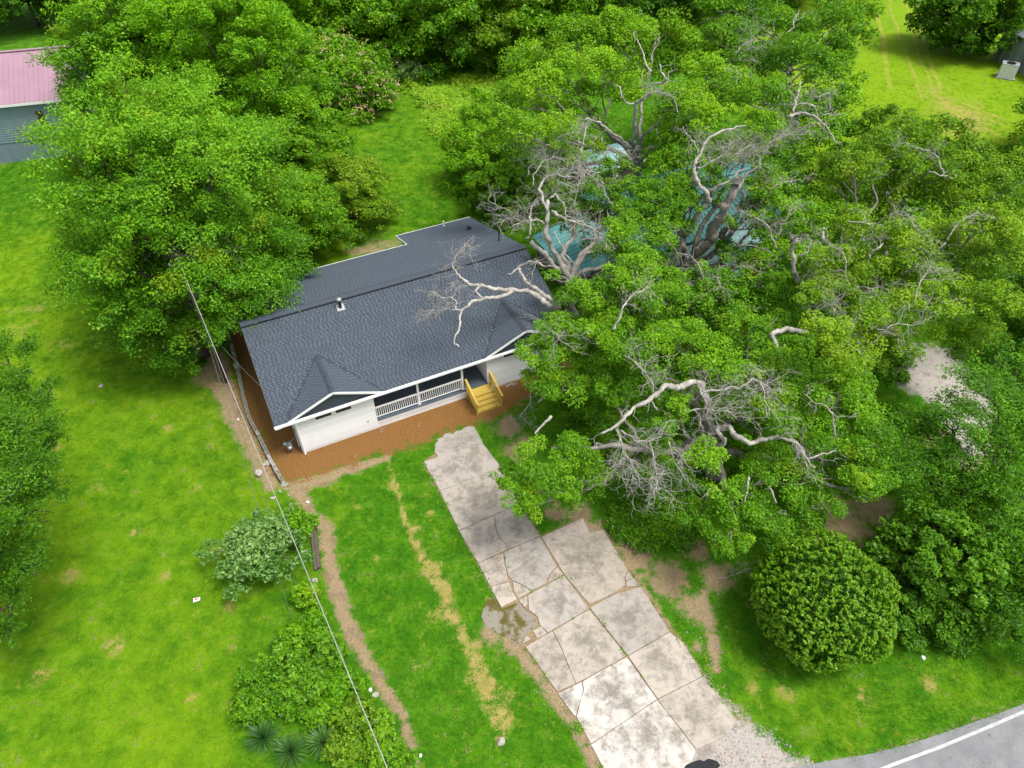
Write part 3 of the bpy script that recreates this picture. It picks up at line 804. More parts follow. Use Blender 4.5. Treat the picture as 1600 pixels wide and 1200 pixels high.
# porch floor boards (running away from the street)
u = 4.73
while u < 12.12:
    mb = MB(); w = min(0.145, 12.13 - u)
    mb.box(u, u + w - 0.008, -0.06, 2.18, 0.64, 0.705 + random.uniform(-0.002, 0.003)); mb.build("deck_board", MAT['deck_paint'], house); u += 0.145
mb = MB(); mb.box(4.73, 12.12, -0.02, 2.1, 0.55, 0.638); mb.build("deck_frame", MAT['white_trim'], house)
mb = MB(); mb.box(4.74, 12.11, 0.0, 2.18, 2.94, 2.98); mb.build("porch_ceiling", MAT['white_trim'], house)
mb = MB(); mb.box(4.72, 12.14, 0.05, 0.19, 2.74, 2.935); mb.build("porch_beam", MAT['white_trim'], house)
for u in (7.52, 10.47):
    mb = MB(); mb.box(u - 0.06, u + 0.06, 0.06, 0.18, 0.705, 2.74); mb.box(u - 0.08, u + 0.08, 0.04, 0.2, 0.705, 0.80)
    mb.build("porch_post", MAT['white_trim'], house)
# door behind the steps, mostly in the shade of the porch
mb = MB(); mb.box(10.9, 11.85, 2.12, 2.178, 0.71, 2.74); dr = mb.build("door", MAT['gable_blue'], house)
mb = MB(); mb.tube([(11.0, 2.12, 1.7), (11.0, 2.05, 1.7)], [0.03, 0.035], 8); mb.build("handle", MAT['galv'], dr)
# railings of the two bays
bal_me = MB(); bal_me.box(-0.019, 0.019, -0.019, 0.019, 0.86, 1.60); bal_mesh = bal_me.mesh("baluster"); bal_mesh.materials.append(MAT['white_trim'])
for a, b in ((4.75, 7.46), (7.58, 10.41)):
    mb = MB(); mb.box(a, b, 0.075, 0.165, 1.60, 1.655); mb.box(a, b, 0.095, 0.145, 0.81, 0.86); mb.box(a, b, 0.095, 0.145, 1.545, 1.60)
    r = mb.build("porch_railing", MAT['white_trim'], house)
    n = 21
    for i in range(n):
        link_mesh("baluster", bal_mesh, None, r, (a + (b - a) * (i + 0.5) / n, 0.12, 0))

# shingle fields: every tab has its own edge
def shingle_field(mb, u0, u1, s0, s1, P, keep=None, lift=0.0, edge=0.0, even=0.0):
    """P(u, s) -> point on the roof plane at slope distance s from the eave; s grows uphill"""
    ex = 0.17; s = s0; row = 0
    nrm = (P(u0 + 1, s0) - P(u0, s0)).cross(P(u0, s0 + 1) - P(u0, s0)).normalized()
    if nrm.z < 0: nrm = -nrm
    while s < s1 - 0.01:
        e = min(s + ex, s1); flat_t = lambda q: q * (1 - even) + .62 * even
        u = u0 - random.random() * 0.33
        big = random.uniform(0, .15)
        while u < u1:
            w = random.choice((0.14, 0.16, 0.18)); gap = random.choice((0.08, 0.09, 0.11))
            for (a, b, h, t) in ((u, u + w, 0.026, random.uniform(0.55, 0.9)), (u + w, u + w + gap, 0.010, random.uniform(0.0, 0.25))):
                a = max(a, u0); b = min(b, u1)
                if b - a < 0.01: continue
                if keep and not (keep(a, s) and keep(b, s)): continue
                A, B, C_, D = P(a, s) + nrm * (h + lift), P(b, s) + nrm * (h + lift), P(b, e) + nrm * (0.004 + lift), P(a, e) + nrm * (0.004 + lift)
                mb.quad(A, B, C_, D, flat_t(min(1, t + big * .5))); mb.quad(P(a, s) + nrm * lift, P(b, s) + nrm * lift, B, A, edge)
                if h > 0.02:
                    mb.poly([A, D, P(a, e) + nrm * lift, P(a, s) + nrm * lift], max(.1, edge)); mb.poly([B, P(b, s) + nrm * lift, P(b, e) + nrm * lift, C_], max(.1, edge))
            u += w + gap
        s = e; row += 1

cf = math.sqrt(1 + KF * KF); cb = math.sqrt(1 + KB * KB)
mb = MB()
th = 0.12
mb.hexa([(UL, VF, zf(VF) - th), (UR, VF, zf(VF) - th), (UR, VRID, zf(VRID) - th), (UL, VRID, zf(VRID) - th), (UL, VF, zf(VF)), (UR, VF, zf(VF)), (UR, VRID, zf(VRID)), (UL, VRID, zf(VRID))])
mb.hexa([(UL, VRID + .002, zb(VRID) - th), (UR, VRID + .002, zb(VRID) - th), (UR, VB, zb(VB) - th), (UL, VB, zb(VB) - th), (UL, VRID + .002, zb(VRID)), (UR, VRID + .002, zb(VRID)), (UR, VB, zb(VB)), (UL, VB, zb(VB))])
mb.hexa([(11.9, VB + .002, zb(VB) - th), (UR, VB + .002, zb(VB) - th), (UR, VX, zb(VX) - th), (11.9, VX, zb(VX) - th), (11.9, VB + .002, zb(VB)), (UR, VB + .002, zb(VB)), (UR, VX, zb(VX)), (11.9, VX, zb(VX))])
roof = mb.build("roof", MAT['shingle'], house)
roof.data.attributes["tint"].data.foreach_set("value", np.zeros(len(roof.data.polygons), np.float32))
GAB = [(2.51, 2.85), (14.83, 2.85)]     # gable centres and half widths
ZA = 4.20; KG = (ZA - 3.0) / 2.85
VA = (ZA - 2.99) / KF - 0.12
def under_gable(u, v):
    z = zf(v)
    return any(ZA - KG * abs(u - c) > z + 0.02 for c, _ in GAB)
mb = MB()
shingle_field(mb, UL, UR, 0.0, (VRID - VF) * cf, lambda u, s: Vector((u, VF + s / cf, zf(VF + s / cf))), keep=lambda u, s: not under_gable(u, VF + s / cf + 0.02))
o = mb.build("shingles", MAT['shingle'], roof); o['kind'] = 'stuff'
mb = MB()
shingle_field(mb, UL, UR, 0.0, (VB - VRID) * cb, lambda u, s: Vector((u, VB - s / cb, zb(VB - s / cb))), edge=.5, even=.6)
shingle_field(mb, 11.9, UR, 0.0, (VX - VB) * cb, lambda u, s: Vector((u, VX - s / cb, zb(VX - s / cb))), edge=.5, even=.6)
o = mb.build("shingles", MAT['shingle'], roof); o['kind'] = 'stuff'
# black ridge vent painting in the shadow line under the cap, plus cap pieces
mb = MB(); mb.hexa([(UL, 6.44, zf(6.44) + .03), (UR, 6.44, zf(6.44) + .03), (UR, 6.70, 5.40), (UL, 6.70, 5.40), (UL, 6.44, zf(6.44) + .10), (UR, 6.44, zf(6.44) + .10), (UR, 6.70, 5.46), (UL, 6.70, 5.46)], 0.0)
mb.build("ridge_vent_shadow", MAT['vent_black'], roof)
cap_a = MB(); cap_a.hexa([(0, 6.46, 5.372), (0.27, 6.46, 5.365), (0.27, 6.70, 5.452), (0, 6.70, 5.462), (0, 6.46, 5.40), (0.27, 6.46, 5.388), (0.27, 6.70, 5.475), (0, 6.70, 5.487)], 0.35)
cap_a.hexa([(0, 6.70, 5.458), (0.27, 6.70, 5.448), (0.27, 7.02, 5.352), (0, 7.02, 5.362), (0, 6.70, 5.487), (0.27, 6.70, 5.475), (0.27, 7.02, 5.378), (0, 7.02, 5.39)], 0.42)
cap_mesh = cap_a.mesh("ridge_cap"); cap_mesh.materials.append(MAT['shingle'])
u = UL
while u < UR - 0.2:
    link_mesh("ridge_cap", cap_mesh, None, roof, (u, 0, random.uniform(0, 0.006))); u += 0.262

# front gables
for gi, (uc, hw_) in enumerate(GAB):
    mb = MB(); V0 = -0.20
    A0, A1 = Vector((uc, V0, ZA)), Vector((uc, VA + .05, ZA))
    for s in (-1, 1):
        C0 = Vector((uc + s * hw_, V0, ZA - KG * hw_))
        d = Vector((0, 0, -0.10))
        tri = [A0, C0, A1] if s < 0 else [A0, A1, C0]
        mb.poly(tri, 0.1); mb.poly([p + d for p in tri][::-1], 0.1)
        mb.quad(*( [A0, A0 + d, C0 + d, C0] if s < 0 else [A0, C0, C0 + d, A0 + d]), 0.1)
    g = mb.build("front_gable", MAT['shingle'], house)
    sl = math.sqrt(1 + KG * KG)
    mb = MB()
    for s in (-1, 1):
        # tabs run along the depth; uphill towards the gable ridge
        P = lambda v, q, s=s: Vector((uc + s * (hw_ - q / sl), v, ZA - KG * (hw_ - q / sl)))
        shingle_field(mb, V0, VA + 0.1, 0.0, hw_ * sl, P, edge=.55, even=.35, keep=lambda v, q: ZA - KG * (hw_ - q / sl) > zf(v) - 0.03)
    o = mb.build("shingles", MAT['shingle'], g); o['kind'] = 'stuff'
    v = V0 - .01
    while v < VA - 0.1:
        mb = MB()
        for s in (-1, 1):
            mb.hexa([(uc, v, ZA + .022), (uc + s * .17, v, ZA + .022 - KG * .17), (uc + s * .17, v + .2, ZA + .015 - KG * .17), (uc, v + .2, ZA + .015),
                     (uc, v, ZA + .055), (uc + s * .17, v, ZA + .05 - KG * .17), (uc + s * .17, v + .2, ZA + .034 - KG * .17), (uc, v + .2, ZA + .038)], random.uniform(.15, .4))
        mb.build("ridge_cap", MAT['shingle'], g); v += 0.19
    mb = MB(); mb.poly([(uc - hw_ + .2, -0.06, 3.06), (uc + hw_ - .2, -0.06, 3.06), (uc, -0.06, ZA - 0.06)]); mb.build("gable_panel", MAT['gable_blue'], g)
    for s in (-1, 1):
        mb = MB(); mb.beam((uc + s * 0.0, V0 - .012, ZA - 0.045), (uc + s * hw_, V0 - .012, ZA - KG * hw_ - 0.045), 0.03, 0.15, up=(0, 0, 1))
        mb.build("rake_board", MAT['white_trim'], g)
        mb = MB(); mb.beam((uc + s * 0.0, -0.10, ZA - 0.115), (uc + s * hw_, -0.10, ZA - KG * hw_ - 0.115), 0.18, 0.012); mb.build("rake_soffit", MAT['white_trim'], g)
# eaves: fascia, soffit, gutter with clips, downspouts, drip edges
mb = MB(); mb.box(UL, UR, -0.185, -0.162, 2.82, 2.99); mb.build("fascia", MAT['white_trim'], house)
mb = MB(); mb.box(UL, UR, -0.18, 0.0, 2.80, 2.815); mb.build("soffit", MAT['white_trim'], house)
mb = MB()
mb.box(UL - .02, UR + .02, -0.31, -0.187, 2.90, 2.93); mb.box(UL - .02, UR + .02, -0.335, -0.31, 2.90, 3.01); mb.box(UL - .02, UR + .02, -0.187, -0.181, 2.9, 3.0); mb.box(UL - .04, UL - .02, -.315, -.181, 2.9, 3.01); mb.box(UR + .02, UR + .04, -.315, -.181, 2.9, 3.01)
gut = mb.build("gutter", MAT['white_trim'], house)
u = UL + 0.4
while u < UR:
    mb = MB(); mb.box(u - .02, u + .02, -0.317, -0.18, 3.002, 3.018); mb.build("gutter_strap", MAT['white_trim'], gut); u += 0.82
for u in (0.10, 17.0):
    mb = MB(); mb.tube([(u, -0.25, 2.9), (u, -0.22, 2.7), (u, -0.09, 2.55), (u, -0.08, 0.15), (u, -0.2, 0.05)], [0.05] * 5, 8); mb.build("downspout", MAT['white_trim'], house)
mb = MB(); mb.box(UL, 11.9, VB + .005, VB + .035, zb(VB) - .13, zb(VB) + .035); mb.box(11.87, 11.9, VB + .035, VX, zb(VX) - .10, zb(VX) - 0.06)
mb.hexa([(11.865, VB + .036, zb(VB) - .13), (11.898, VB + .036, zb(VB) - .13), (11.898, VX, zb(VX) - .13), (11.865, VX, zb(VX) - .13), (11.865, VB + .036, zb(VB) + .035), (11.898, VB + .036, zb(VB) + .035), (11.898, VX, zb(VX) + .035), (11.865, VX, zb(VX) + .035)])
mb.box(11.865, UR, VX + .005, VX + .035, zb(VX) - .13, zb(VX) + .035)
mb.build("drip_edge", MAT['white_trim'], house)
for uu in (UL, UR):
    mb = MB()
    mb.beam((uu, VF, zf(VF) - .06), (uu, VRID, zf(VRID) - .06), 0.02, 0.15); mb.beam((uu, VRID, zb(VRID) - .06), (uu, VB, zb(VB) - .06), 0.02, 0.15)
    mb.build("barge_board", MAT['gable_blue'], house)
mb = MB(); mb.hexa([(UL - .02, -.31, 2.83), (UL + .35, -.31, 2.83), (UL + .35, 0.2, 2.83), (UL - .02, .2, 2.83), (UL - .02, -.31, 2.9), (UL + .35, -.31, 2.9), (UL + .35, .2, 2.9), (UL - .02, .2, 2.9)])
mb.build("eave_return", MAT['white_trim'], house)
# roof vents
mb = MB(); b = Vector((4.92, 6.0, zf(6.0)))
mb.tube([b, b + Vector((0, 0, .55))], [.10, .10], 12); fl = mb.build("flue_pipe", MAT['vent_black'], roof, True)
mb = MB(); mb.tube([b + Vector((0, 0, .55)), b + Vector((0, 0, .60)), b + Vector((0, 0, .70)), b + Vector((0, 0, .76))], [.10, .17, .17, .03], 12); mb.build("flue_cap", MAT['galv'], fl, True)
mb = MB(); mb.hexa([(b.x - .24, b.y - .24, zf(b.y - .24) + .03), (b.x + .24, b.y - .24, zf(b.y - .24) + .03), (b.x + .24, b.y + .24, zf(b.y + .24) + .03), (b.x - .24, b.y + .24, zf(b.y + .24) + .03),
        (b.x - .24, b.y - .24, zf(b.y - .24) + .04), (b.x + .24, b.y - .24, zf(b.y - .24) + .04), (b.x + .24, b.y + .24, zf(b.y + .24) + .04), (b.x - .24, b.y + .24, zf(b.y + .24) + .04)]); mb.build("flashing", MAT['galv'], fl)
for (u, v, h, r, mt) in ((1.41, 8.82, .35, .06, 'vent_black'), (17.38, 9.22, 1.05, .05, 'vent_black'), (16.82, 13.48, .28, .09, 'vent_black'), (15.67, 15.94, .5, .05, 'white_trim')):
    mb = MB(); z = zb(v) - .05
    mb.tube([(u, v, z), (u, v, z + h)], [r, r], 10); mb.tube([(u, v, z + .04), (u, v, z + .11)], [r * 2, r * 1.1], 10)
    if h < .3: mb.box(u - .14, u + .14, v - .12, v + .14, z + .2, z + .30)
    mb.build("vent_pipe", MAT[mt], roof)

# ------------------------------------------------------------------ yellow wooden steps up to the porch
steps = empty("wooden_steps", (X0 + 11.48 * math.cos(YAW) + 1.0 * math.sin(YAW), Y0 + 11.48 * math.sin(YAW) - 1.0 * math.cos(YAW), 0), YAW)
tag(steps, "new yellow pine steps with handrails leading to the porch", "steps")
def sbox(name, u0, u1, v0, v1, z0, z1, parent=None):
    mb = MB(); mb.box(u0 - 11.48, u1 - 11.48, v0 + 1.0, v1 + 1.0, z0, z1); return mb.build(name, MAT['pine'], parent or steps)
UA, UB = 10.72, 12.24
v = -0.07
for i in range(5):
    sbox("landing_board", UA, UB, v - .137, v, .62, .66); v -= .142
for i, (z, vv) in enumerate(((.495, -.79), (.33, -1.09), (.165, -1.39))):
    for k in range(2):
        sbox("tread", UA, UB, vv - .137 - k * .142, vv - k * .142, z - .04, z)
    sbox("riser", UA + .01, UB - .01, vv - .0, vv + .018, z - .0, z + .125)
sbox("riser", UA + .01, UB - .01, -1.69, -1.672, 0.0, .125)
for uu in (UA - .04, UB):
    mb = MB(); x = uu - 11.48
    mb.hexa([(x, -.72, 0), (x + .04, -.72, 0), (x + .04, .95, 0), (x, .95, 0), (x, -.72, .17), (x + .04, -.72, .17), (x + .04, .25, .64), (x, .25, .64)])
    mb.hexa([(x, .251, 0.3), (x + .04, .251, 0.3), (x + .04, .95, 0.3), (x, .95, 0.3), (x, .251, .64), (x + .04, .251, .64), (x + .04, .95, .64), (x, .95, .64)])
    mb.build("stringer", MAT['pine'], steps)
for uu, sgn in ((UA - .13, -1), (UB + .04, 1)):
    sbox("rail_post", uu, uu + .09, -.16, -.07, 0, 1.62); sbox("rail_post", uu, uu + .09, -1.76, -1.67, 0, 1.05)
    mb = MB(); x = uu + .045 - 11.48
    mb.beam((x, .98, 1.66), (x, -.88, 1.06), .14, .04); h = mb.build("handrail", MAT['pine'], steps)
    mb = MB(); mb.beam((x, .86, 1.57), (x, -.7, 1.0), .04, .09); mb.build("rail_board", MAT['pine'], steps)
    mb = MB(); mb.beam((x, .86, .88), (x, -.7, .36), .04, .09); mb.build("rail_board", MAT['pine'], steps)
    for k in range(9):
        t = (k + 1) / 10; yy = .86 - 1.56 * t; zl = .88 - .52 * t; zu = 1.57 - .57 * t
        mb = MB(); mb.box(x - .018, x + .018, yy - .018, yy + .018, zl, zu); mb.build("baluster", MAT['pine'], steps)

def hw(u, v, z=0.0):
    return Vector((X0 + u * math.cos(YAW) - v * math.sin(YAW), Y0 + u * math.sin(YAW) + v * math.cos(YAW), z))
# ------------------------------------------------------------------ vegetation builders
class Leaves:
    def __init__(self): self.c = []; self.n = []; self.l = []; self.t = []; self.d = []
    def add(self, c, n, l, t, d=None):
        self.c.append(c); self.n.append(n); self.l.append(l); self.t.append(t)
        self.d.append(d if d is not None else np.full((len(c), 3), np.nan))
    def mesh(self, name, aspect=0.5):
        c = np.concatenate(self.c); n = np.concatenate(self.n); L = np.concatenate(self.l); t = np.concatenate(self.t); d = np.concatenate(self.d)
        n = n / np.maximum(np.linalg.norm(n, axis=1, keepdims=True), 1e-6)
        r = rng.normal(size=n.shape)
        use = ~np.isnan(d[:, 0])
        r[use] = d[use] + 0.35 * r[use]
        a = r - (r * n).sum(1, keepdims=True) * n
        a /= np.maximum(np.linalg.norm(a, axis=1, keepdims=True), 1e-6)
        b = np.cross(n, a)
        h = (L * 0.5)[:, None]; w = h * aspect; fold = w * rng.uniform(0.1, 0.6, (len(c), 1))
        k = len(c)
        v = np.empty((k, 3, 3), np.float32)
        h *= 0.95; w *= 1.12
        v[:, 0] = c - a * h + b * w + n * fold; v[:, 1] = c + a * h - n * h * 0.2; v[:, 2] = c - a * h * 0.7 - b * w
        q = np.arange(k * 3, dtype=np.int32).reshape(k, 3)
        me = bpy.data.meshes.new(name)
        mesh_np(me, v.reshape(-1, 3), q)
        at = me.attributes.new("tint", 'FLOAT', 'FACE'); at.data.foreach_set("value", np.clip(t, 0, 1).astype(np.float32))
        return me

def unit(v): return v / np.maximum(np.linalg.norm(v, axis=1, keepdims=True), 1e-6)

def bough(lv, c, R, Ll, tone=0.5, flat=0.62, dens=1.0, sub=0.34, droop=0.0, spray=0.0, low=-0.35):
    """a bough: many leafy puffs set round an uneven dome, each puff a shell of leaves"""
    c = np.asarray(c, float)
    ns = max(6, int(15 * (0.34 / sub) ** 1.6))
    d = unit(rng.normal(size=(ns, 3)))
    d[:, 2] = np.where(d[:, 2] < low, -d[:, 2] * 0.6, d[:, 2])
    rr = R * rng.uniform(0.45, 1.0, ns)
    sc = c + d * rr[:, None] * np.array([1, 1, flat])
    area = math.pi * R * R
    per = max(8, int(dens * 2.15 * area / (0.25 * Ll * Ll) / ns))
    for i in range(ns):
        r = R * sub * rng.uniform(0.7, 1.35)
        n = int(per * rng.uniform(0.6, 1.4))
        q = unit(rng.normal(size=(n, 3)) + np.array([0, 0, 0.35]))
        rad = r * rng.uniform(0.35, 1.0, n) ** 0.6
        stretch = np.array([1.0, 1.0, 0.75])
        p = q * rad[:, None] * stretch
        if spray:
            hd = d[i] * np.array([1, 1, 0.3]); hd = hd / (np.linalg.norm(hd) + 1e-6)
            p = p + hd * (rng.uniform(-0.4, 1.0, (n, 1)) * r * spray)
        p = sc[i] + p
        if droop: p[:, 2] -= droop * R * rng.uniform(0, 1, n) ** 2
        nn = q * 0.45 + np.array([0, 0, 0.85]) + rng.normal(size=(n, 3)) * 0.5
        t = tone + rng.normal() * 0.13 + rng.normal(size=n) * 0.19
        lv.add(p, nn, Ll * rng.uniform(0.65, 1.3, n), t)

def wiggle(pts, n=3, amp=0.08, rnd=random):
    pts = [Vector(p) for p in pts]
    for _ in range(n):
        out = [pts[0]]
        for a, b in zip(pts, pts[1:]):
            L = (b - a).length
            m = (a + b) / 2 + Vector((rnd.gauss(0, 1), rnd.gauss(0, 1), rnd.gauss(0, 1))) * L * amp
            out += [m, b]
        pts = out
    return pts

def taper(n, r0, r1, p=1.0): return [r0 + (r1 - r0) * (i / max(1, n - 1)) ** p for i in range(n)]

def twigs(mb, pts, r, depth, spread=0.8, length=1.0, every=0.5, droop=0.0):
    """fine dead side branches along a line of points"""
    if depth <= 0: return
    acc = 0.0
    for a, b in zip(pts, pts[1:]):
        acc += (b - a).length
        if acc < every * random.uniform(0.5, 1.4): continue
        acc = 0.0
        t = (b - a).normalized()
        rv = Vector((random.gauss(0, 1), random.gauss(0, 1), random.gauss(0, 0.6)))
        d = (t * random.uniform(0.3, 1.0) + rv.normalized() * spread).normalized() + Vector((0, 0, -droop))
        L = length * random.uniform(0.35, 1.2)
        p = wiggle([b, b + d * L * 0.5 + Vector((0, 0, random.uniform(-.05, .1) * L)), b + d * L], 1, 0.14)
        mb.tube(p, taper(len(p), r, r * 0.35), 3, False, random.random())
        twigs(mb, p, r * 0.62, depth - 1, spread, length * 0.6, every * 0.5, droop)

def dead_branch(parent, pts, r0, r1, twig_len=1.3, every=0.55, depth=3, mat='deadwood', twig_r=0.020, amp=0.07, parts=True, twig_from=0.25, name="dead_branch"):
    """pts are world points; parent is the tree"""
    o = Vector(parent.location)
    p = wiggle([Vector(q) - o for q in pts], 3, amp)
    mb = MB(); rad = taper(len(p), r0 * (.70 if mat == 'deadwood' else .9), r1 * .68, 0.9)
    rad = [r * random.uniform(0.78, 1.25) for r in rad]
    mb.tube(p, rad, 8 if r0 > 0.1 else 5)
    k = int(len(p) * twig_from)
    twigs(mb, p[k:], twig_r, depth, 0.95, twig_len, every)
    return mb.build(name, MAT[mat], parent, True)

def PX(px, py, z): return G(px, py, z)

def tree_from_boughs(name, label, cat, group, base, boughs, leaf, lp=4.2, r_trunk=0.3, z_fork=3.0, bark='bark', tone_amp=0.1, dens=1.0, sub=0.34, limbs=True, flat=0.62, spray=0.0, droop=0.0, aspect=0.5, trunk_pts=None, fork=None, fill=0):
    """boughs: (px, py, r_px, z, tone) in the plan of the photograph, z the height of the bough in metres"""
    gz0 = gzat(base[0], base[1])
    root = empty(name, (base[0], base[1], gz0))
    tag(root, label, cat, group)
    o = Vector(root.location)
    lv = Leaves(); centres = []
    for bq in boughs:
        px, py, rp, z = bq[:4]; tone = bq[4] if len(bq) > 4 else 0.5
        c = G(px, py, z); dd = dist_cam(c); R = rp * dd / F_PX
        centres.append((c - o, R))
        bough(lv, c - o, R, lp * dd / F_PX, tone, flat, dens, sub, droop, spray)
        if fill and c.z > 4.5 and not (px < 885 and py > 480):      # inner foliage below the outer boughs, shade painted in by a darker tone
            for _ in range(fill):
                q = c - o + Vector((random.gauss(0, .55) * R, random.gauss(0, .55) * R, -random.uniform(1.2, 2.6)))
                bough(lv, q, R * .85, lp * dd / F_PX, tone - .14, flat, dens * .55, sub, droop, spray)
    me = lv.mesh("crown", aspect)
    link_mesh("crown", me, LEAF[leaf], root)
    if limbs:
        mb = MB()
        if fork is None:
            cx = sum((c for c, _ in centres), Vector()) / len(centres)
            fork = Vector((cx.x * 0.25, cx.y * 0.25, z_fork))
        else: fork = Vector(fork) - o
        tp = wiggle(trunk_pts or [Vector((0, 0, -0.2)), fork * 0.5, fork], 1, 0.04)
        mb.tube(tp, [r_trunk * 1.35] + taper(len(tp) - 1, r_trunk * 1.05, r_trunk * 0.75), 10)
        K = max(1, min(7, len(centres) // 4)); seeds = random.sample(range(len(centres)), K); hubs = [centres[i][0] for i in seeds]
        for _ in range(4):
            asg = [min(range(K), key=lambda k: (c - hubs[k]).length) for c, R in centres]
            hubs = [sum((centres[i][0] for i in range(len(centres)) if asg[i] == k), Vector()) / max(1, asg.count(k)) if asg.count(k) else hubs[k] for k in range(K)]
        joints = []
        for k in range(K):
            hb = hubs[k]; e = fork.lerp(hb, .62) - Vector((0, 0, .10 * (hb - fork).length))
            p = wiggle([fork, fork.lerp(e, .5) + Vector((random.gauss(0, .4), random.gauss(0, .4), .3)), e], 2, 0.08)
            mb.tube(p, taper(len(p), r_trunk * 0.5, r_trunk * .3, 0.8), 7, False); joints.append(e)
        for ci_, (c, R) in enumerate(centres):
            end = c - Vector((0, 0, R * 0.15)); fj = joints[asg[ci_]]
            mid = fj.lerp(end, 0.5) + Vector((random.gauss(0, .3), random.gauss(0, .3), (end - fj).length * 0.08))
            p = wiggle([fj, mid, end], 2, 0.09)
            mb.tube(p, taper(len(p), r_trunk * 0.26, 0.03, 0.8), 6, False)
            for _ in range(4):
                q = p[random.randrange(len(p) // 2, len(p))]
                e = c + Vector((random.gauss(0, 1), random.gauss(0, 1), random.gauss(0, .5))).normalized() * R * 0.8
                pp = wiggle([q, q.lerp(e, .5), e], 1, 0.1); mb.tube(pp, taper(len(pp), 0.05, 0.015), 4, False)
        mb.build("trunk", MAT[bark], root, True)
    return root

def dome_boughs(c, rx, ry, rz, n, rb, tone=0.5, top_bright=0.15, low=-0.25, jitter=0.12, inner=0.3):
    """bough centres set over an uneven ellipsoid (fibonacci), world metres -> (centre, R, tone)"""
    out = []
    g = math.pi * (3 - math.sqrt(5))
    for i in range(n):
        z = 1 - (i + 0.5) / n * (1 - low)
        r = math.sqrt(max(0, 1 - z * z)); a = g * i + random.uniform(-.3, .3)
        s = random.uniform(1 - jitter * 2, 1 + jitter * 0.4)
        out.append((Vector((c[0] + math.cos(a) * r * rx * s, c[1] + math.sin(a) * r * ry * s, c[2] + z * rz * s)), rb * random.uniform(0.75, 1.25), tone + top_bright * z))  # top light painted into the leaf tone: lighter towards the crown's top
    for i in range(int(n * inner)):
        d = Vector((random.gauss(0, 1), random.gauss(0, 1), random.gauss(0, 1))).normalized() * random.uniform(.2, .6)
        out.append((Vector((c[0] + d.x * rx, c[1] + d.y * ry, c[2] + d.z * rz)), rb * 1.1, tone - 0.1))  # inner boughs toned darker, painting in the shade inside the crown
    return out

def dome_tree(name, label, cat, group, base, h, rx, ry, rz, n, rb, leaf, lp=4.2, tone=0.5, top_bright=0.15, r_trunk=0.2, bark='bark_dark', dens=1.0, sub=0.34, spray=0.0, droop=0.0, flat=0.7, aspect=0.5, low=-0.25, lean=(0, 0), jitter=0.12, limb=True, blossom=0, trunk_name="trunk"):
    root = empty(name, (base[0], base[1], gzat(base[0], base[1])))
    tag(root, label, cat, group)
    o = Vector(root.location)
    cz = h - rz
    cc = (lean[0], lean[1], cz)
    lv = Leaves(); dd = dist_cam(o + Vector((0, 0, cz))); Ll = lp * dd / F_PX
    bs = dome_boughs(cc, rx, ry, rz, n, rb, tone, top_bright, low, jitter)
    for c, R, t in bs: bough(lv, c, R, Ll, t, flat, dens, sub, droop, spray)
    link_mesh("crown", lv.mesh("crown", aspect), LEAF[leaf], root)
    if limb:
        mb = MB()
        fork = Vector((cc[0] * .4, cc[1] * .4, max(0.25, min(cz * 0.55, h * 0.35))))
        tp = wiggle([Vector((0, 0, -.15)), fork * .5, fork], 1, .05)
        mb.tube(tp, [r_trunk * 1.3] + taper(len(tp) - 1, r_trunk, r_trunk * .75), 8)
        for c, R, t in bs[: n]:
            p = wiggle([fork, fork.lerp(c, .5) + Vector((0, 0, .1)), c], 1, .08)
            mb.tube(p, taper(len(p), r_trunk * .4, 0.02, .7), 5, False)
        mb.build(trunk_name, MAT[bark], root, True)
    if blossom:
        lb = Leaves()
        for c, R, t in bs:
            for _ in range(blossom):
                d = unit(rng.normal(size=(1, 3)) + np.array([0, -0.4, .9]))[0]
                p = np.array(c) + d * R * np.array([1.1, 1.1, .9])
                q = rng.normal(size=(5, 3)) * Ll * 0.28
                lb.add(p + q, rng.normal(size=(5, 3)) + np.array([0, 0, 1]), np.full(5, Ll * .55), rng.uniform(.1, 1, 5))
        link_mesh("blossom", lb.mesh("blossom", .8), LEAF['blossom'], root)
    return root

def jb(lst, z0, z1, tone=0.5):
    """spread heights and tones over a list of (px, py, r)"""
    out = []
    for e in lst:
        px, py, r = e[:3]
        z = e[3] if len(e) > 3 else random.uniform(z0, z1)
        t = e[4] if len(e) > 4 else tone + random.uniform(-.22, .2)
        out.append((px, py, r, z, t))
    return out

# ------------------------------------------------------------------ the sprawling old oaks on the right
OAKS = "old oaks with dead limbs on the right of the house"
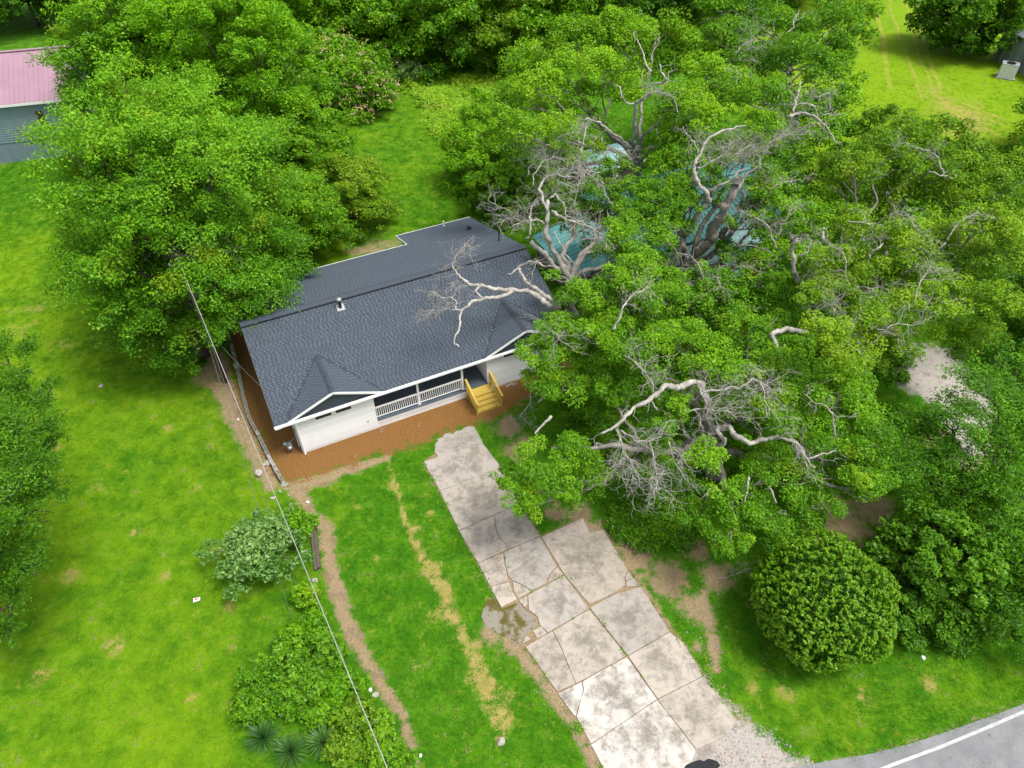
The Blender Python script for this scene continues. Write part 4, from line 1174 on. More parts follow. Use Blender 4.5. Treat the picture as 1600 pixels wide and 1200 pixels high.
# oak standing against the right end of the house
b = G(905, 468)
oak_d = tree_from_boughs("oak_tree", "oak beside the right end of the house, its bleached dead limb reaching over the roof", "tree", OAKS, (b.x, b.y),
    jb([(985, 372, 44, 10, .55), (1012, 335, 34), (985, 432, 46, 9.5, .6), (930, 462, 46, 8.5, .62), (897, 520, 50, 7, .58), (850, 560, 44, 6, .6), (880, 604, 46, 5.5, .5), (955, 525, 50, 8, .66), (1030, 470, 42, 9, .5), (1000, 412, 36), (935, 300, 30, 8, .4), (920, 345, 24, 6, .35), (842, 590, 34, 5, .55), (930, 595, 44, 5, .4), (955, 300, 26, 8, .4), (1000, 500, 40, 7, .45), (890, 465, 28, 6, .35), (990, 298, 30, 8, .45), (1024, 296, 28, 8.4, .5), (1002, 352, 32, 8, .5), (1030, 372, 30, 8.5, .55), (962, 318, 22, 7.6, .45), (930, 325, 20, 7, .4), (968, 262, 26, 8, .5), (985, 400, 30, 9, .6), (900, 320, 22, 7, .45), (880, 300, 24, 7, .5), (872, 275, 22, 7.6, .5), (864, 432, 16, 6.4, .5), (860, 505, 26, 6.4, .55), (846, 540, 24, 6, .55), (990, 330, 26, 8.2, .5), (945, 395, 22, 6.4, .4), (1015, 322, 24, 8.4, .55)], 7, 10, .52),
    'oak', r_trunk=0.42, z_fork=4.0, fork=PX(888, 440, 4.2), fill=1)
dead_branch(oak_d, [PX(897, 452, 3.5), PX(881, 419, 5.2), PX(853, 366, 7.5), PX(856, 312, 9.5)], 0.42, 0.16, 1.2, 0.7, 3)
dead_branch(oak_d, [PX(856, 330, 9), PX(841, 295, 10), PX(850, 279, 10.4), PX(870, 271, 10.8), PX(890, 276, 11)], 0.16, 0.05, 1.7, 0.25, 3)
dead_branch(oak_d, [PX(860, 309, 9.6), PX(868, 302, 9.8), PX(880, 316, 9.6), PX(887, 338, 9.4), PX(894, 340, 9.2)], 0.09, 0.03, 1.2, 0.4, 3)
dead_branch(oak_d, [PX(862, 330, 9), PX(880, 340, 8.8), PX(905, 350, 8.5), PX(930, 360, 8.2), PX(945, 372, 8), PX(948, 390, 7.5)], 0.15, 0.04, 1.5, 0.3, 3)
dead_branch(oak_d, [PX(850, 350, 8.3), PX(838, 342, 8.8), PX(820, 345, 9), PX(800, 352, 9.1)], 0.09, 0.03, 1.5, 0.22, 3)
dead_branch(oak_d, [PX(866, 362, 8), PX(880, 385, 7.8), PX(896, 410, 7.4), PX(910, 425, 7), PX(916, 437, 6.8)], 0.08, 0.03, 0.8, 0.7, 2)
dead_branch(oak_d, [PX(905, 440, 4.6), PX(872, 480, 5.2), PX(855, 474, 5.6), PX(839, 462, 6.0), PX(815, 455, 6.4), PX(790, 454, 6.7), PX(772, 452, 6.9), PX(749, 446, 7.1), PX(727, 439, 7.3), PX(718, 434, 7.4)], 0.30, 0.11, 1.1, 0.9, 3, twig_from=.75)
dead_branch(oak_d, [PX(720, 436, 7.4), PX(713, 426, 7.6), PX(707, 414, 7.8), PX(715, 397, 8.1), PX(732, 380, 8.4)], 0.09, 0.02, 1.3, 0.22, 3, twig_from=.1)
dead_branch(oak_d, [PX(800, 455, 6.6), PX(780, 464, 6.7), PX(753, 468, 6.9), PX(734, 474, 7.0), PX(722, 484, 7.0), PX(718, 499, 6.9), PX(717, 516, 6.7), PX(710, 529, 6.5), PX(710, 537, 6.3), PX(717, 542, 6.2)], 0.17, 0.045, 0.4, 1.0, 2, twig_from=.7)
dead_branch(oak_d, [PX(752, 446, 7.1), PX(742, 455, 7.0), PX(754, 466, 6.9)], 0.11, 0.08, 0.5, 1.5, 1)
dead_branch(oak_d, [PX(722, 486, 7.0), PX(712, 484, 7.2), PX(714, 472, 7.5), PX(704, 464, 7.7), PX(690, 466, 7.8), PX(676, 455, 8.0)], 0.08, 0.02, 1.2, 0.18, 3, twig_from=.15)
dead_branch(oak_d, [PX(714, 484, 7.1), PX(700, 482, 7.3), PX(688, 486, 7.4), PX(675, 490, 7.5)], 0.05, 0.015, 1.1, 0.18, 3, twig_from=.1)
dead_branch(oak_d, [PX(872, 480, 5.2), PX(848, 460, 6.0), PX(822, 441, 6.8), PX(814, 428, 7.1), PX(810, 416, 7.3)], 0.23, 0.13, 0.5, 1.6, 2)
dead_branch(oak_d, [PX(811, 418, 7.3), PX(803, 424, 7.3), PX(794, 428, 7.4)], 0.09, 0.06, 0.4, 2, 1)
dead_branch(oak_d, [PX(810, 417, 7.3), PX(822, 413, 7.6), PX(840, 410, 7.9), PX(860, 416, 8)], 0.10, 0.07, 1.0, 0.4, 3)
dead_branch(oak_d, [PX(838, 410, 7.9), PX(832, 425, 7.6), PX(830, 440, 7.2)], 0.04, 0.02, .9, 0.3, 2)
dead_branch(oak_d, [PX(830, 377, 6.5), PX(850, 395, 5.6), PX(881, 425, 4.5)], 0.2, 0.3, 0.8, 0.8, 2)
dead_branch(oak_d, [PX(800, 333, 7.5), PX(785, 325, 8), PX(772, 318, 8.2), PX(762, 312, 8.3)], 0.05, 0.02, 1.2, 0.3, 3)
dead_branch(oak_d, [PX(869, 604, 3.8), PX(855, 616, 3.4), PX(840, 629, 3.0)], 0.13, 0.05, 0.5, 1.5, 2)
dead_branch(oak_d, [PX(832, 596, 3.2), PX(829, 625, 2.4), PX(821, 640, 2.0), PX(811, 652, 1.6)], 0.07, 0.03, 1.1, 0.25, 3, twig_from=.1)

# central big oak behind, its forked trunk showing
b = G(1062, 448)
oak_c = tree_from_boughs("oak_tree", "great forked oak with pale bare trunks standing in front of the teal roof", "tree", OAKS, (b.x, b.y),
    jb([(1040, 325, 36, 9), (1205, 295, 34, 9, .7), (1235, 330, 38, 9, .62), (1175, 430, 42, 6, .4), (1215, 400, 36, 7, .66), (1120, 455, 42, 6, .4), (1075, 470, 44, 6, .42), (1180, 345, 20, 8, .7), (1120, 250, 26, 10, .3), (1210, 255, 30, 10, .35), (1060, 290, 30, 9, .5), (1250, 290, 36, 9, .5), (1290, 350, 40, 8, .6), (1160, 480, 36, 6, .45), (1230, 445, 36, 7, .5), (1270, 400, 38, 8, .55), (1170, 225, 26, 11, .72), (1190, 195, 28, 11, .75), (1072, 318, 24, 9, .5), (1046, 300, 26, 9, .5), (1120, 285, 20, 10, .5), (1095, 240, 22, 10, .5), (1150, 405, 30, 6, .4), (1185, 310, 22, 8.5, .6), (1200, 270, 26, 9, .4), (1128, 385, 20, 5.4, .35), (1040, 352, 26, 8.6, .55), (1032, 262, 24, 9, .55), (1062, 240, 24, 10, .5), (1140, 250, 18, 10.5, .6), (1196, 372, 26, 7.4, .65), (1060, 300, 22, 9.4, .5), (1050, 330, 22, 8.6, .5), (1140, 345, 18, 7.6, .5), (1110, 270, 20, 10.6, .55), (1175, 290, 22, 9.6, .55), (1100, 432, 30, 6, .4), (1040, 440, 34, 7.5, .5)], 7, 10, .5),
    'oak', r_trunk=0.5, z_fork=2.5, fork=PX(1068, 425, 2.6), fill=1)
dead_branch(oak_c, [PX(1052, 432, 2.2), PX(1056, 395, 4.5), PX(1066, 374, 5.8), PX(1090, 337, 8), PX(1108, 316, 9.2)], 0.40, 0.22, 0.8, 0.8, 3)
dead_branch(oak_c, [PX(1108, 316, 9.2), PX(1098, 295, 10.2), PX(1084, 267, 11.2), PX(1088, 249, 11.8), PX(1108, 215, 12.8), PX(1134, 203, 13), PX(1165, 196, 13.2)], 0.21, 0.06, 1.3, 0.5, 3, twig_from=.35)
dead_branch(oak_c, [PX(1070, 432, 2.4), PX(1086, 396, 5.0), PX(1112, 360, 7.2), PX(1132, 322, 9.2), PX(1148, 290, 10.6), PX(1158, 275, 11.2)], 0.50, 0.26, 0.7, 1.2, 2, mat='bark', name="limb")
dead_branch(oak_c, [PX(1105, 300, 9.6), PX(1130, 288, 10.4), PX(1165, 263, 11.4)], 0.17, 0.09, 0.8, 0.7, 2)
dead_branch(oak_c, [PX(1148, 300, 10.2), PX(1160, 285, 10.6), PX(1182, 262, 11.2)], 0.16, 0.06, 0.9, 0.6, 3, mat='bark', name="limb")
dead_branch(oak_c, [PX(1052, 345, 6.2), PX(1068, 315, 8), PX(1084, 290, 9.6), PX(1088, 270, 10.8)], 0.24, 0.16, 0.7, 1.1, 2)
dead_branch(oak_c, [PX(1085, 435, 2.6), PX(1113, 418, 4), PX(1145, 388, 5.6), PX(1168, 368, 6.8), PX(1191, 326, 8.6)], 0.28, 0.10, 1.3, 0.45, 3)
dead_branch(oak_c, [PX(1130, 402, 5), PX(1145, 386, 6), PX(1168, 384, 7), PX(1191, 388, 7.4), PX(1209, 397, 7.5)], 0.11, 0.03, 0.8, 0.6, 2)
dead_branch(oak_c, [PX(1046, 420, 3.4), PX(1077, 419, 3.9), PX(1108, 430, 3.9), PX(1130, 432, 3.8)], 0.22, 0.14, 0.9, 0.5, 3)
dead_branch(oak_c, [PX(1092, 250, 11.6), PX(1085, 222, 12), PX(1072, 208, 12.4), PX(1068, 198, 12.6)], 0.09, 0.03, 1.0, 0.4, 3)
dead_branch(oak_c, [PX(1088, 262, 11.2), PX(1120, 248, 11.6), PX(1150, 240, 11.8), PX(1180, 225, 12)], 0.06, 0.02, 1.9, 0.22, 3, twig_from=.1)
dead_branch(oak_c, [PX(1110, 315, 9), PX(1118, 290, 9.6), PX(1122, 268, 10.2), PX(1142, 245, 10.8)], 0.05, 0.02, 1.8, 0.2, 3, twig_from=.1)
dead_branch(oak_c, [PX(1204, 284, 8), PX(1212, 262, 9), PX(1200, 248, 9.6), PX(1192, 240, 9.8)], 0.13, 0.04, 1.2, 0.35, 3)
dead_branch(oak_c, [PX(1150, 350, 7), PX(1112, 350, 7.2), PX(1096, 350, 7.2)], 0.05, 0.03, .7, 0.5, 2)

# oak rising behind the teal roof, top middle
b = G(1010, 300)
oak_a = tree_from_boughs("oak_tree", "bright green oak behind the teal roof with a zigzag bare limb at its top", "tree", OAKS, (b.x, b.y),
    jb([(905, 55, 42), (960, 42, 42), (1030, 45, 45), (822, 95, 44), (880, 110, 45), (945, 100, 44), (1075, 82, 48), (800, 150, 40), (860, 168, 44), (920, 150, 36), (1060, 160, 42), (1105, 112, 40), (870, 215, 34), (1100, 180, 38), (930, 232, 24, 8, .4), (1052, 225, 32, 8, .45), (1010, 85, 30), (780, 190, 34), (820, 205, 34), (990, 60, 34), (965, 130, 34), (1030, 190, 26, 8, .4), (1090, 215, 30, 9, .4), (850, 130, 34), (1120, 150, 34, 10, .4)], 9, 13, .66),
    'oak_light', r_trunk=0.42, z_fork=4.5, fork=PX(994, 258, 5), fill=1)
dead_branch(oak_a, [PX(996, 266, 5), PX(990, 240, 6.6), PX(986, 222, 8)], 0.45, 0.3, 0.6, 2, 1, mat='bark', name="limb")
dead_branch(oak_a, [PX(986, 232, 7.5), PX(962, 212, 8.8), PX(938, 191, 10), PX(914, 187, 10.6)], 0.2, 0.07, 1.0, 0.6, 3)
dead_branch(oak_a, [PX(986, 222, 8), PX(991, 190, 10), PX(992, 161, 11.4), PX(1016, 146, 12.4), PX(1020, 131, 13), PX(1042, 124, 13.6), PX(1030, 100, 14.2)], 0.2, 0.06, 0.9, 0.9, 2, twig_from=.5)
dead_branch(oak_a, [PX(1018, 112, 13.6), PX(1005, 82, 14.2), PX(994, 50, 14.8)], 0.08, 0.04, 0.6, 1.2, 2)
dead_branch(oak_a, [PX(990, 162, 11.5), PX(971, 150, 12.4), PX(960, 133, 13)], 0.11, 0.05, 0.8, 1.0, 2)
dead_branch(oak_a, [PX(1000, 222, 8.2), PX(1016, 203, 9.4), PX(1035, 184, 10.2)], 0.14, 0.07, 0.7, 1.0, 2, mat='bark', name="limb")
dead_branch(oak_a, [PX(930, 275, 6), PX(912, 250, 8), PX(895, 220, 9.4), PX(898, 195, 10.2)], 0.14, 0.04, 1.8, 0.3, 3)
dead_branch(oak_a, [PX(840, 260, 7), PX(830, 235, 8), PX(825, 215, 9)], 0.06, 0.02, 2.2, 0.2, 3, twig_from=.05)
dead_branch(oak_a, [PX(945, 290, 5.5), PX(925, 268, 7), PX(906, 262, 7.6), PX(885, 245, 8.4)], 0.16, 0.05, 1.5, 0.35, 3)
dead_branch(oak_a, [PX(920, 284, 6.5), PX(942, 282, 6.8), PX(966, 300, 6.4)], 0.07, 0.03, 0.8, 0.6, 2)

# top right oak
b = G(1235, 260)
oak_b = tree_from_boughs("oak_tree", "dark oak at the top right by the yellow lawn, one bare curved limb showing", "tree", OAKS, (b.x, b.y),
    jb([(1135, 60, 44), (1190, 28, 44), (1250, 38, 46), (1308, 42, 42), (1340, 22, 32), (1180, 100, 42), (1240, 98, 48), (1290, 108, 38), (1150, 140, 42), (1208, 150, 40), (1282, 168, 38), (1318, 150, 28), (1330, 205, 32), (1262, 225, 38), (1200, 200, 26), (1310, 80, 34), (1120, 20, 40), (1160, 10, 40), (1300, 210, 36)], 9, 13, .42),
    'oak', r_trunk=0.45, z_fork=4.5, fill=1)
dead_branch(oak_b, [PX(1232, 182, 12.5), PX(1250, 176, 12.6), PX(1270, 180, 12.6), PX(1292, 199, 12), PX(1311, 225, 11.2)], 0.15, 0.06, 1.2, 0.7, 3)
dead_branch(oak_b, [PX(1240, 177, 12.6), PX(1247, 146, 13.3), PX(1251, 127, 13.8)], 0.11, 0.05, .6, 1, 2)
dead_branch(oak_b, [PX(1285, 180, 12.4), PX(1298, 179, 12.4), PX(1315, 180, 12.4)], 0.05, 0.02, .8, .4, 2)
dead_branch(oak_b, [PX(1200, 225, 10.5), PX(1230, 212, 11), PX(1262, 195, 11.4)], 0.05, 0.02, 1.8, .3, 3, twig_from=.05)
dead_branch(oak_b, [PX(1195, 190, 11), PX(1205, 165, 11.6), PX(1215, 145, 12)], 0.04, 0.02, 1.4, .3, 3)
dead_branch(oak_b, [PX(1150, 85, 12.5), PX(1165, 68, 13), PX(1180, 60, 13)], 0.04, 0.02, 2.2, .2, 3, twig_from=.05)
dead_branch(oak_b, [PX(1230, 50, 13.5), PX(1240, 30, 14), PX(1248, 15, 14.3)], 0.06, 0.03, 1.2, .5, 2)

# right-hand oak
b = G(1330, 480)
oak_f = tree_from_boughs("oak_tree", "wide oak on the far right side with a chalky white broken trunk among its leaves", "tree", OAKS, (b.x, b.y),
    jb([(1390, 190, 32, 11, .38), (1430, 215, 38, 11, .36), (1480, 212, 34, 11, .38), (1380, 240, 42, 11, .4), (1330, 255, 38, 11, .42), (1450, 262, 42, 10, .42), (1510, 240, 34, 10, .42), (1290, 275, 36, 10), (1350, 302, 44), (1420, 310, 44), (1490, 300, 42), (1540, 290, 38, 9, .45), (1345, 360, 44), (1410, 372, 44), (1480, 362, 44), (1550, 352, 44), (1592, 330, 36), (1312, 415, 42), (1380, 430, 44), (1450, 422, 42), (1520, 412, 42), (1580, 412, 42), (1290, 462, 40), (1350, 490, 44), (1420, 480, 38), (1490, 468, 38), (1560, 470, 38), (1340, 552, 44), (1290, 520, 40), (1530, 520, 30, 6, .5), (1385, 525, 26, 7, .6), (1610, 270, 40), (1620, 380, 44)], 7, 11, .6),
    'oak_olive', r_trunk=0.45, z_fork=3.0, fill=1)
dead_branch(oak_f, [PX(1254, 464, 6), PX(1250, 449, 7), PX(1243, 430, 8), PX(1241, 403, 9.2), PX(1238, 382, 10), PX(1246, 372, 10.4)], 0.26, 0.12, 0.8, 0.9, 2)
dead_branch(oak_f, [PX(1247, 400, 9.2), PX(1263, 393, 9.6), PX(1267, 374, 10.2)], 0.10, 0.05, .8, .7, 2)
dead_branch(oak_f, [PX(1251, 448, 7.2), PX(1257, 430, 8), PX(1266, 421, 8.4)], 0.14, 0.05, .6, .8, 2)
dead_branch(oak_f, [PX(1284, 375, 9.6), PX(1288, 356, 10.2)], 0.13, 0.11, .3, 3, 1)
dead_branch(oak_f, [PX(1262, 521, 8), PX(1240, 516, 8.6), PX(1218, 518, 8.8), PX(1206, 523, 8.8), PX(1213, 540, 8.4), PX(1221, 560, 8), PX(1223, 571, 7.7), PX(1235, 578, 7.4), PX(1229, 594, 7), PX(1237, 601, 6.8)], 0.24, 0.06, .6, 1.2, 2, twig_from=.5)
dead_branch(oak_f, [PX(1356, 404, 9), PX(1368, 390, 9.6), PX(1380, 380, 9.9)], 0.11, 0.05, 1.3, .35, 3)
dead_branch(oak_f, [PX(1325, 347, 10), PX(1345, 347, 10.2), PX(1360, 350, 10)], 0.07, 0.03, 1.4, .35, 3)
dead_branch(oak_f, [PX(1345, 512, 8), PX(1358, 510, 8.4), PX(1372, 515, 8.4)], 0.07, 0.03, 1.1, .35, 3)
dead_branch(oak_f, [PX(1335, 445, 9.2), PX(1352, 448, 9.4), PX(1372, 455, 9.2)], 0.06, 0.02, 1.3, .35, 3)
dead_branch(oak_f, [PX(1450, 268, 11.5), PX(1470, 275, 11.4), PX(1490, 280, 11.2)], 0.06, 0.03, 1.0, .4, 2)

# front oak
b = G(1120, 740)
oak_e = tree_from_boughs("oak_tree", "front oak spreading over the driveway with a tangle of grey dead twigs in its middle", "tree", OAKS, (b.x, b.y),
    jb([(1000, 558, 48, 8, .5), (1060, 522, 46, 9, .66), (1112, 560, 46, 9, .72), (960, 605, 40, 6, .32), (1180, 505, 46, 8, .45), (1150, 598, 42, 8, .6), (1215, 640, 52, 7, .6), (1270, 598, 52, 8, .62), (1330, 618, 50, 7, .6), (1358, 680, 46, 6, .45), (1290, 690, 52, 6, .5), (1222, 742, 52, 5, .45), (1150, 782, 46, 4.5, .48), (1098, 712, 34, 7, .74), (1060, 760, 42, 4, .3), (1322, 758, 44, 5, .42), (1370, 740, 36, 5, .4), (1200, 820, 42, 4, .42), (1140, 842, 36, 4, .52), (1092, 800, 34, 4, .45), (1270, 790, 38, 4, .42), (1060, 632, 24, 8, .7), (1040, 660, 22, 7.5, .6), (1010, 640, 30, 5, .3), (1200, 560, 40, 8, .5), (1170, 660, 38, 6, .4), (1240, 545, 34, 8, .6), (1030, 740, 36, 4, .4), (985, 720, 34, 3.5, .35),
        (800, 772, 36, 4.6, .5), (850, 720, 46, 5.4, .6), (898, 705, 42, 5.4, .55), (832, 790, 32, 4.5, .5), (880, 760, 36, 4.8, .52), (925, 742, 30, 4.8, .48), (790, 742, 22, 4.6, .35)], 4, 8, .52),
    'oak', r_trunk=0.5, z_fork=2.6, fork=PX(1105, 700, 3.2), fill=1)
dead_branch(oak_e, [PX(1122, 700, 3.6), PX(1110, 640, 6.5), PX(1096, 600, 8.4), PX(1080, 596, 8.8), PX(1060, 605, 8.8), PX(1040, 602, 8.9), PX(1025, 617, 8.7), PX(1005, 630, 8.5), PX(980, 648, 8.3), PX(960, 667, 8.1), PX(939, 677, 7.9)], 0.30, 0.08, 0.8, 1.0, 2, twig_from=.45)
dead_branch(oak_e, [PX(962, 670, 8.1), PX(972, 695, 7.7), PX(988, 722, 7.3), PX(1000, 752, 6.8)], 0.06, 0.02, 1.6, 0.22, 3, twig_from=.05)
dead_branch(oak_e, [PX(970, 672, 8.1), PX(995, 690, 7.9), PX(1014, 690, 7.9), PX(1033, 682, 8.0)], 0.06, 0.03, 1.5, 0.24, 3, twig_from=.05)
dead_branch(oak_e, [PX(976, 700, 7.6), PX(974, 730, 7), PX(978, 760, 6.4)], 0.04, 0.015, 1.2, 0.3, 3, twig_from=.05)
dead_branch(oak_e, [PX(1015, 690, 7.8), PX(1024, 730, 7), PX(1030, 775, 6)], 0.04, 0.015, 1.4, 0.2, 3, twig_from=.05)
dead_branch(oak_e, [PX(1045, 690, 7.4), PX(1052, 715, 7), PX(1066, 738, 6.6)], 0.04, 0.015, 1.3, 0.2, 3, twig_from=.05)
dead_branch(oak_e, [PX(1058, 642, 8), PX(1080, 642, 8.2), PX(1105, 639, 8.4), PX(1145, 645, 8.2)], 0.07, 0.02, 1.7, 0.14, 3, twig_from=.3)
dead_branch(oak_e, [PX(1090, 602, 8.8), PX(1097, 618, 8.8), PX(1105, 632, 8.6)], 0.06, 0.03, 1.2, 0.25, 3)
dead_branch(oak_e, [PX(1100, 612, 8.8), PX(1128, 610, 8.9), PX(1155, 607, 8.9), PX(1175, 592, 9.1), PX(1190, 597, 9), PX(1205, 610, 8.8)], 0.08, 0.05, 1.7, 0.2, 3, twig_from=.1)
dead_branch(oak_e, [PX(1117, 670, 6), PX(1140, 667, 6.6), PX(1150, 682, 6.6), PX(1172, 693, 6.4), PX(1190, 686, 6.6), PX(1212, 682, 6.8), PX(1225, 685, 6.8), PX(1246, 693, 6.7), PX(1260, 715, 6.4), PX(1274, 731, 6.1)], 0.22, 0.06, .9, .8, 2, twig_from=.5)
dead_branch(oak_e, [PX(1120, 700, 4.5), PX(1132, 692, 5.5), PX(1126, 680, 6), PX(1119, 671, 6.2)], 0.2, 0.17, .5, 2, 1)
dead_branch(oak_e, [PX(1264, 717, 6.4), PX(1280, 710, 6.5), PX(1306, 704, 6.6)], 0.07, 0.04, .5, .7, 2)
dead_branch(oak_e, [PX(1100, 720, 4.6), PX(1097, 680, 6), PX(1094, 660, 7)], 0.16, 0.09, .5, 1, 1, mat='bark', name="limb")
dead_branch(oak_e, [PX(861, 650, 5.6), PX(850, 662, 5.4), PX(836, 678, 5.1)], 0.13, 0.05, .5, .8, 2)
dead_branch(oak_e, [PX(1110, 705, 4), PX(1020, 705, 4.8), PX(930, 700, 5.2), PX(862, 700, 5.4)], 0.26, 0.08, .4, 3, 1, mat='bark', name="limb")
dead_branch(oak_e, [PX(1170, 745, 5.6), PX(1168, 765, 5.2), PX(1162, 785, 4.8)], 0.09, 0.05, .5, .8, 2)
dead_branch(oak_e, [PX(1200, 760, 5.4), PX(1208, 772, 5.2), PX(1213, 786, 5)], 0.08, 0.05, .5, .8, 2)
dead_branch(oak_e, [PX(977, 556, 8.6), PX(992, 565, 8.6), PX(1005, 585, 8.4), PX(1018, 594, 8.2)], 0.05, 0.02, 1.0, .4, 3)

# many smaller grey sprays woven through the oak crowns
for tr, spots in ((oak_a, [(880, 215, 10), (915, 205, 10), (955, 240, 9), (1045, 150, 12.5), (840, 245, 8.5), (900, 265, 8)]),
                  (oak_b, [(1225, 215, 11), (1260, 165, 12.6), (1190, 215, 11), (1290, 150, 12.6), (1150, 120, 12)]),
                  (oak_c, [(1140, 225, 12), (1175, 245, 11.4), (1205, 225, 11), (1220, 290, 9.6), (1120, 440, 6.6), (1160, 420, 6.6), (1080, 405, 7), (1230, 340, 9.6), (1100, 228, 11.6), (1190, 350, 8.5)]),
                  (oak_d, [(880, 290, 9), (905, 290, 8.6), (930, 285, 8.8), (850, 255, 9), (800, 345, 8), (830, 330, 8.6), (940, 375, 7.6), (985, 468, 9.6), (862, 520, 8), (905, 350, 8)]),
                  (oak_f, [(1400, 340, 11.4), (1360, 470, 9.6), (1440, 440, 10), (1310, 395, 10), (1500, 350, 11), (1450, 240, 12), (1330, 505, 9), (1400, 510, 9), (1300, 470, 9.4)]),
                  (oak_e, [(1190, 610, 8.6), (1235, 690, 7), (1290, 640, 8), (1010, 590, 8.6)])):
    for px, py, z in spots:
        a = random.uniform(0, 6.28); L = random.uniform(1.6, 3.2); p = PX(px, py, z + .5)
        d = Vector((math.cos(a), math.sin(a), random.uniform(.0, .35)))
        dead_branch(tr, [p - d * L * .45 - Vector((0, 0, 1.0)), p - d * .2 * L, p + Vector((0, 0, .2)), p + d * L * .6], random.uniform(.05, .11), .02, random.uniform(.9, 1.7), .25, 3, twig_r=.016, twig_from=.2)
# ------------------------------------------------------------------ trees on the left
b = G(318, 556)
big_left = dome_tree("willow_oak_tree", "huge full tree on the left with the pole at its foot, orange tips on top", "tree", "trees crowding the left side", (b.x, b.y), 17.0, 6.5, 8.0, 8.6, 70, 1.9,
    'willow', lp=4.5, tone=.48, top_bright=.30, r_trunk=.45, spray=1.3, droop=.15, low=-.55, sub=.30, lean=(.3, 3.6), jitter=.13, dens=.85)
o_ = Vector(big_left.location)
for k in range(9):
    px, py = random.uniform(255, 380), random.uniform(300, 400)
    dead_branch(big_left, [PX(315, 470, 5), PX((315 + px) / 2, (470 + py) / 2 - 30, 8), PX(px, py, 9.5)], 0.09, 0.03, 1.4, .5, 3, mat='bark', name="limb", twig_r=.018)
b = G(430, 300)
dome_tree("vine_covered_tree", "tall bright tree draped in vines right behind the big left tree", "tree", "trees crowding the left side", (b.x, b.y), 16.5, 6.2, 6.6, 7.6, 40, 2.1, 'bright', lp=4.0, tone=.35, top_bright=.25, r_trunk=.3, low=-.6, sub=.32, lean=(-1.4, 1.5))
b = G(470, 320)
dome_tree("leafy_tree", "mid green rounded tree between the vine draped tree and the back lawn", "tree", "trees crowding the left side", (b.x, b.y), 8.6, 4.4, 4.6, 4.2, 26, 1.7, 'oak', lp=4.0, tone=.5, top_bright=.2, r_trunk=.22, low=-.6, lean=(.6, 1.0))
b = G(560, 372)
dome_tree("flowering_shrub", "pale yellow green shrub at the back left corner of the roof beside the lawn", "shrub", None, (b.x, b.y), 5.2, 3.2, 4.6, 3.0, 26, 1.3, 'yellow', lp=3.8, tone=.45, top_bright=.2, r_trunk=.12, low=-.7, lean=(-.5, 2.6))
b = G(468, 400)
dome_tree("leafy_tree", "green tree leaning over the rear left edge of the shingle roof", "tree", "trees crowding the left side", (b.x, b.y), 6.8, 3.8, 3.2, 3.2, 22, 1.5, 'oak', lp=3.9, tone=.45, top_bright=.2, r_trunk=.2, low=-.6, spray=.8)
# boughs of the big tree hanging over the roof corner
b = G(352, 520)
tree_from_boughs("sapling", "slender young tree drooping over the roof's left corner next to the pole", "tree", "trees crowding the left side", (b.x, b.y),
    [(400, 490, 30, 5.0, .6), (368, 470, 36, 6, .5), (340, 500, 36, 5, .4), (355, 430, 40, 7, .5), (420, 440, 32, 6.5, .55), (310, 520, 38, 4, .3), (290, 560, 30, 2.5, .3), (250, 545, 36, 3, .35), (210, 520, 36, 3.4, .4), (395, 415, 30, 7, .45)], 'willow', lp=3.9, r_trunk=.13, z_fork=2.5, bark='bark_dark', spray=1.2, sub=.3, droop=.2)
b = G(272, 262)
dome_tree("willow_oak_tree", "tall feathery tree with orange tips, rising behind the huge left tree", "tree", "trees crowding the left side", (b.x, b.y), 16.5, 5.8, 6.0, 7.6, 46, 1.9, 'willow', lp=3.9, tone=.5, top_bright=.3, r_trunk=.35, spray=1.3, low=-.6, sub=.3, lean=(-.6, 1.5))
b = G(365, 215)
dome_tree("leafy_tree", "bright green rounded crown at the top, between the feathery tree and the pink blossoms", "tree", "trees crowding the left side", (b.x, b.y), 14.5, 6.0, 6.0, 6.8, 36, 2.1, 'bright', lp=4.0, tone=.4, top_bright=.25, r_trunk=.3, low=-.6)
# dark tree at the left edge
b = G(-70, 900)
tree_from_boughs("hackberry_tree", "dark green tree cut by the left edge above the open lawn", "tree", None, (b.x, b.y),
    [(10, 560, 38, 8, .45), (40, 610, 36, 8, .5), (60, 640, 20, 8, .4), (-10, 630, 50, 9, .5), (30, 690, 46, 9, .5), (58, 720, 32, 8, .45), (70, 760, 28, 8, .42), (5, 760, 54, 9, .5), (50, 800, 34, 8, .4), (20, 850, 44, 7, .42), (35, 890, 26, 7, .35), (-20, 900, 44, 7, .4), (0, 950, 30, 6, .35), (-50, 700, 70, 10, .5), (-60, 820, 70, 10, .5), (88, 690, 14, 8, .4), (80, 600, 12, 8, .4), (-80, 600, 60, 9, .45), (15, 985, 18, 5, .3)],
    'dark', lp=4.0, r_trunk=.3, z_fork=3.5, bark='bark_dark', spray=1.2, sub=.3)

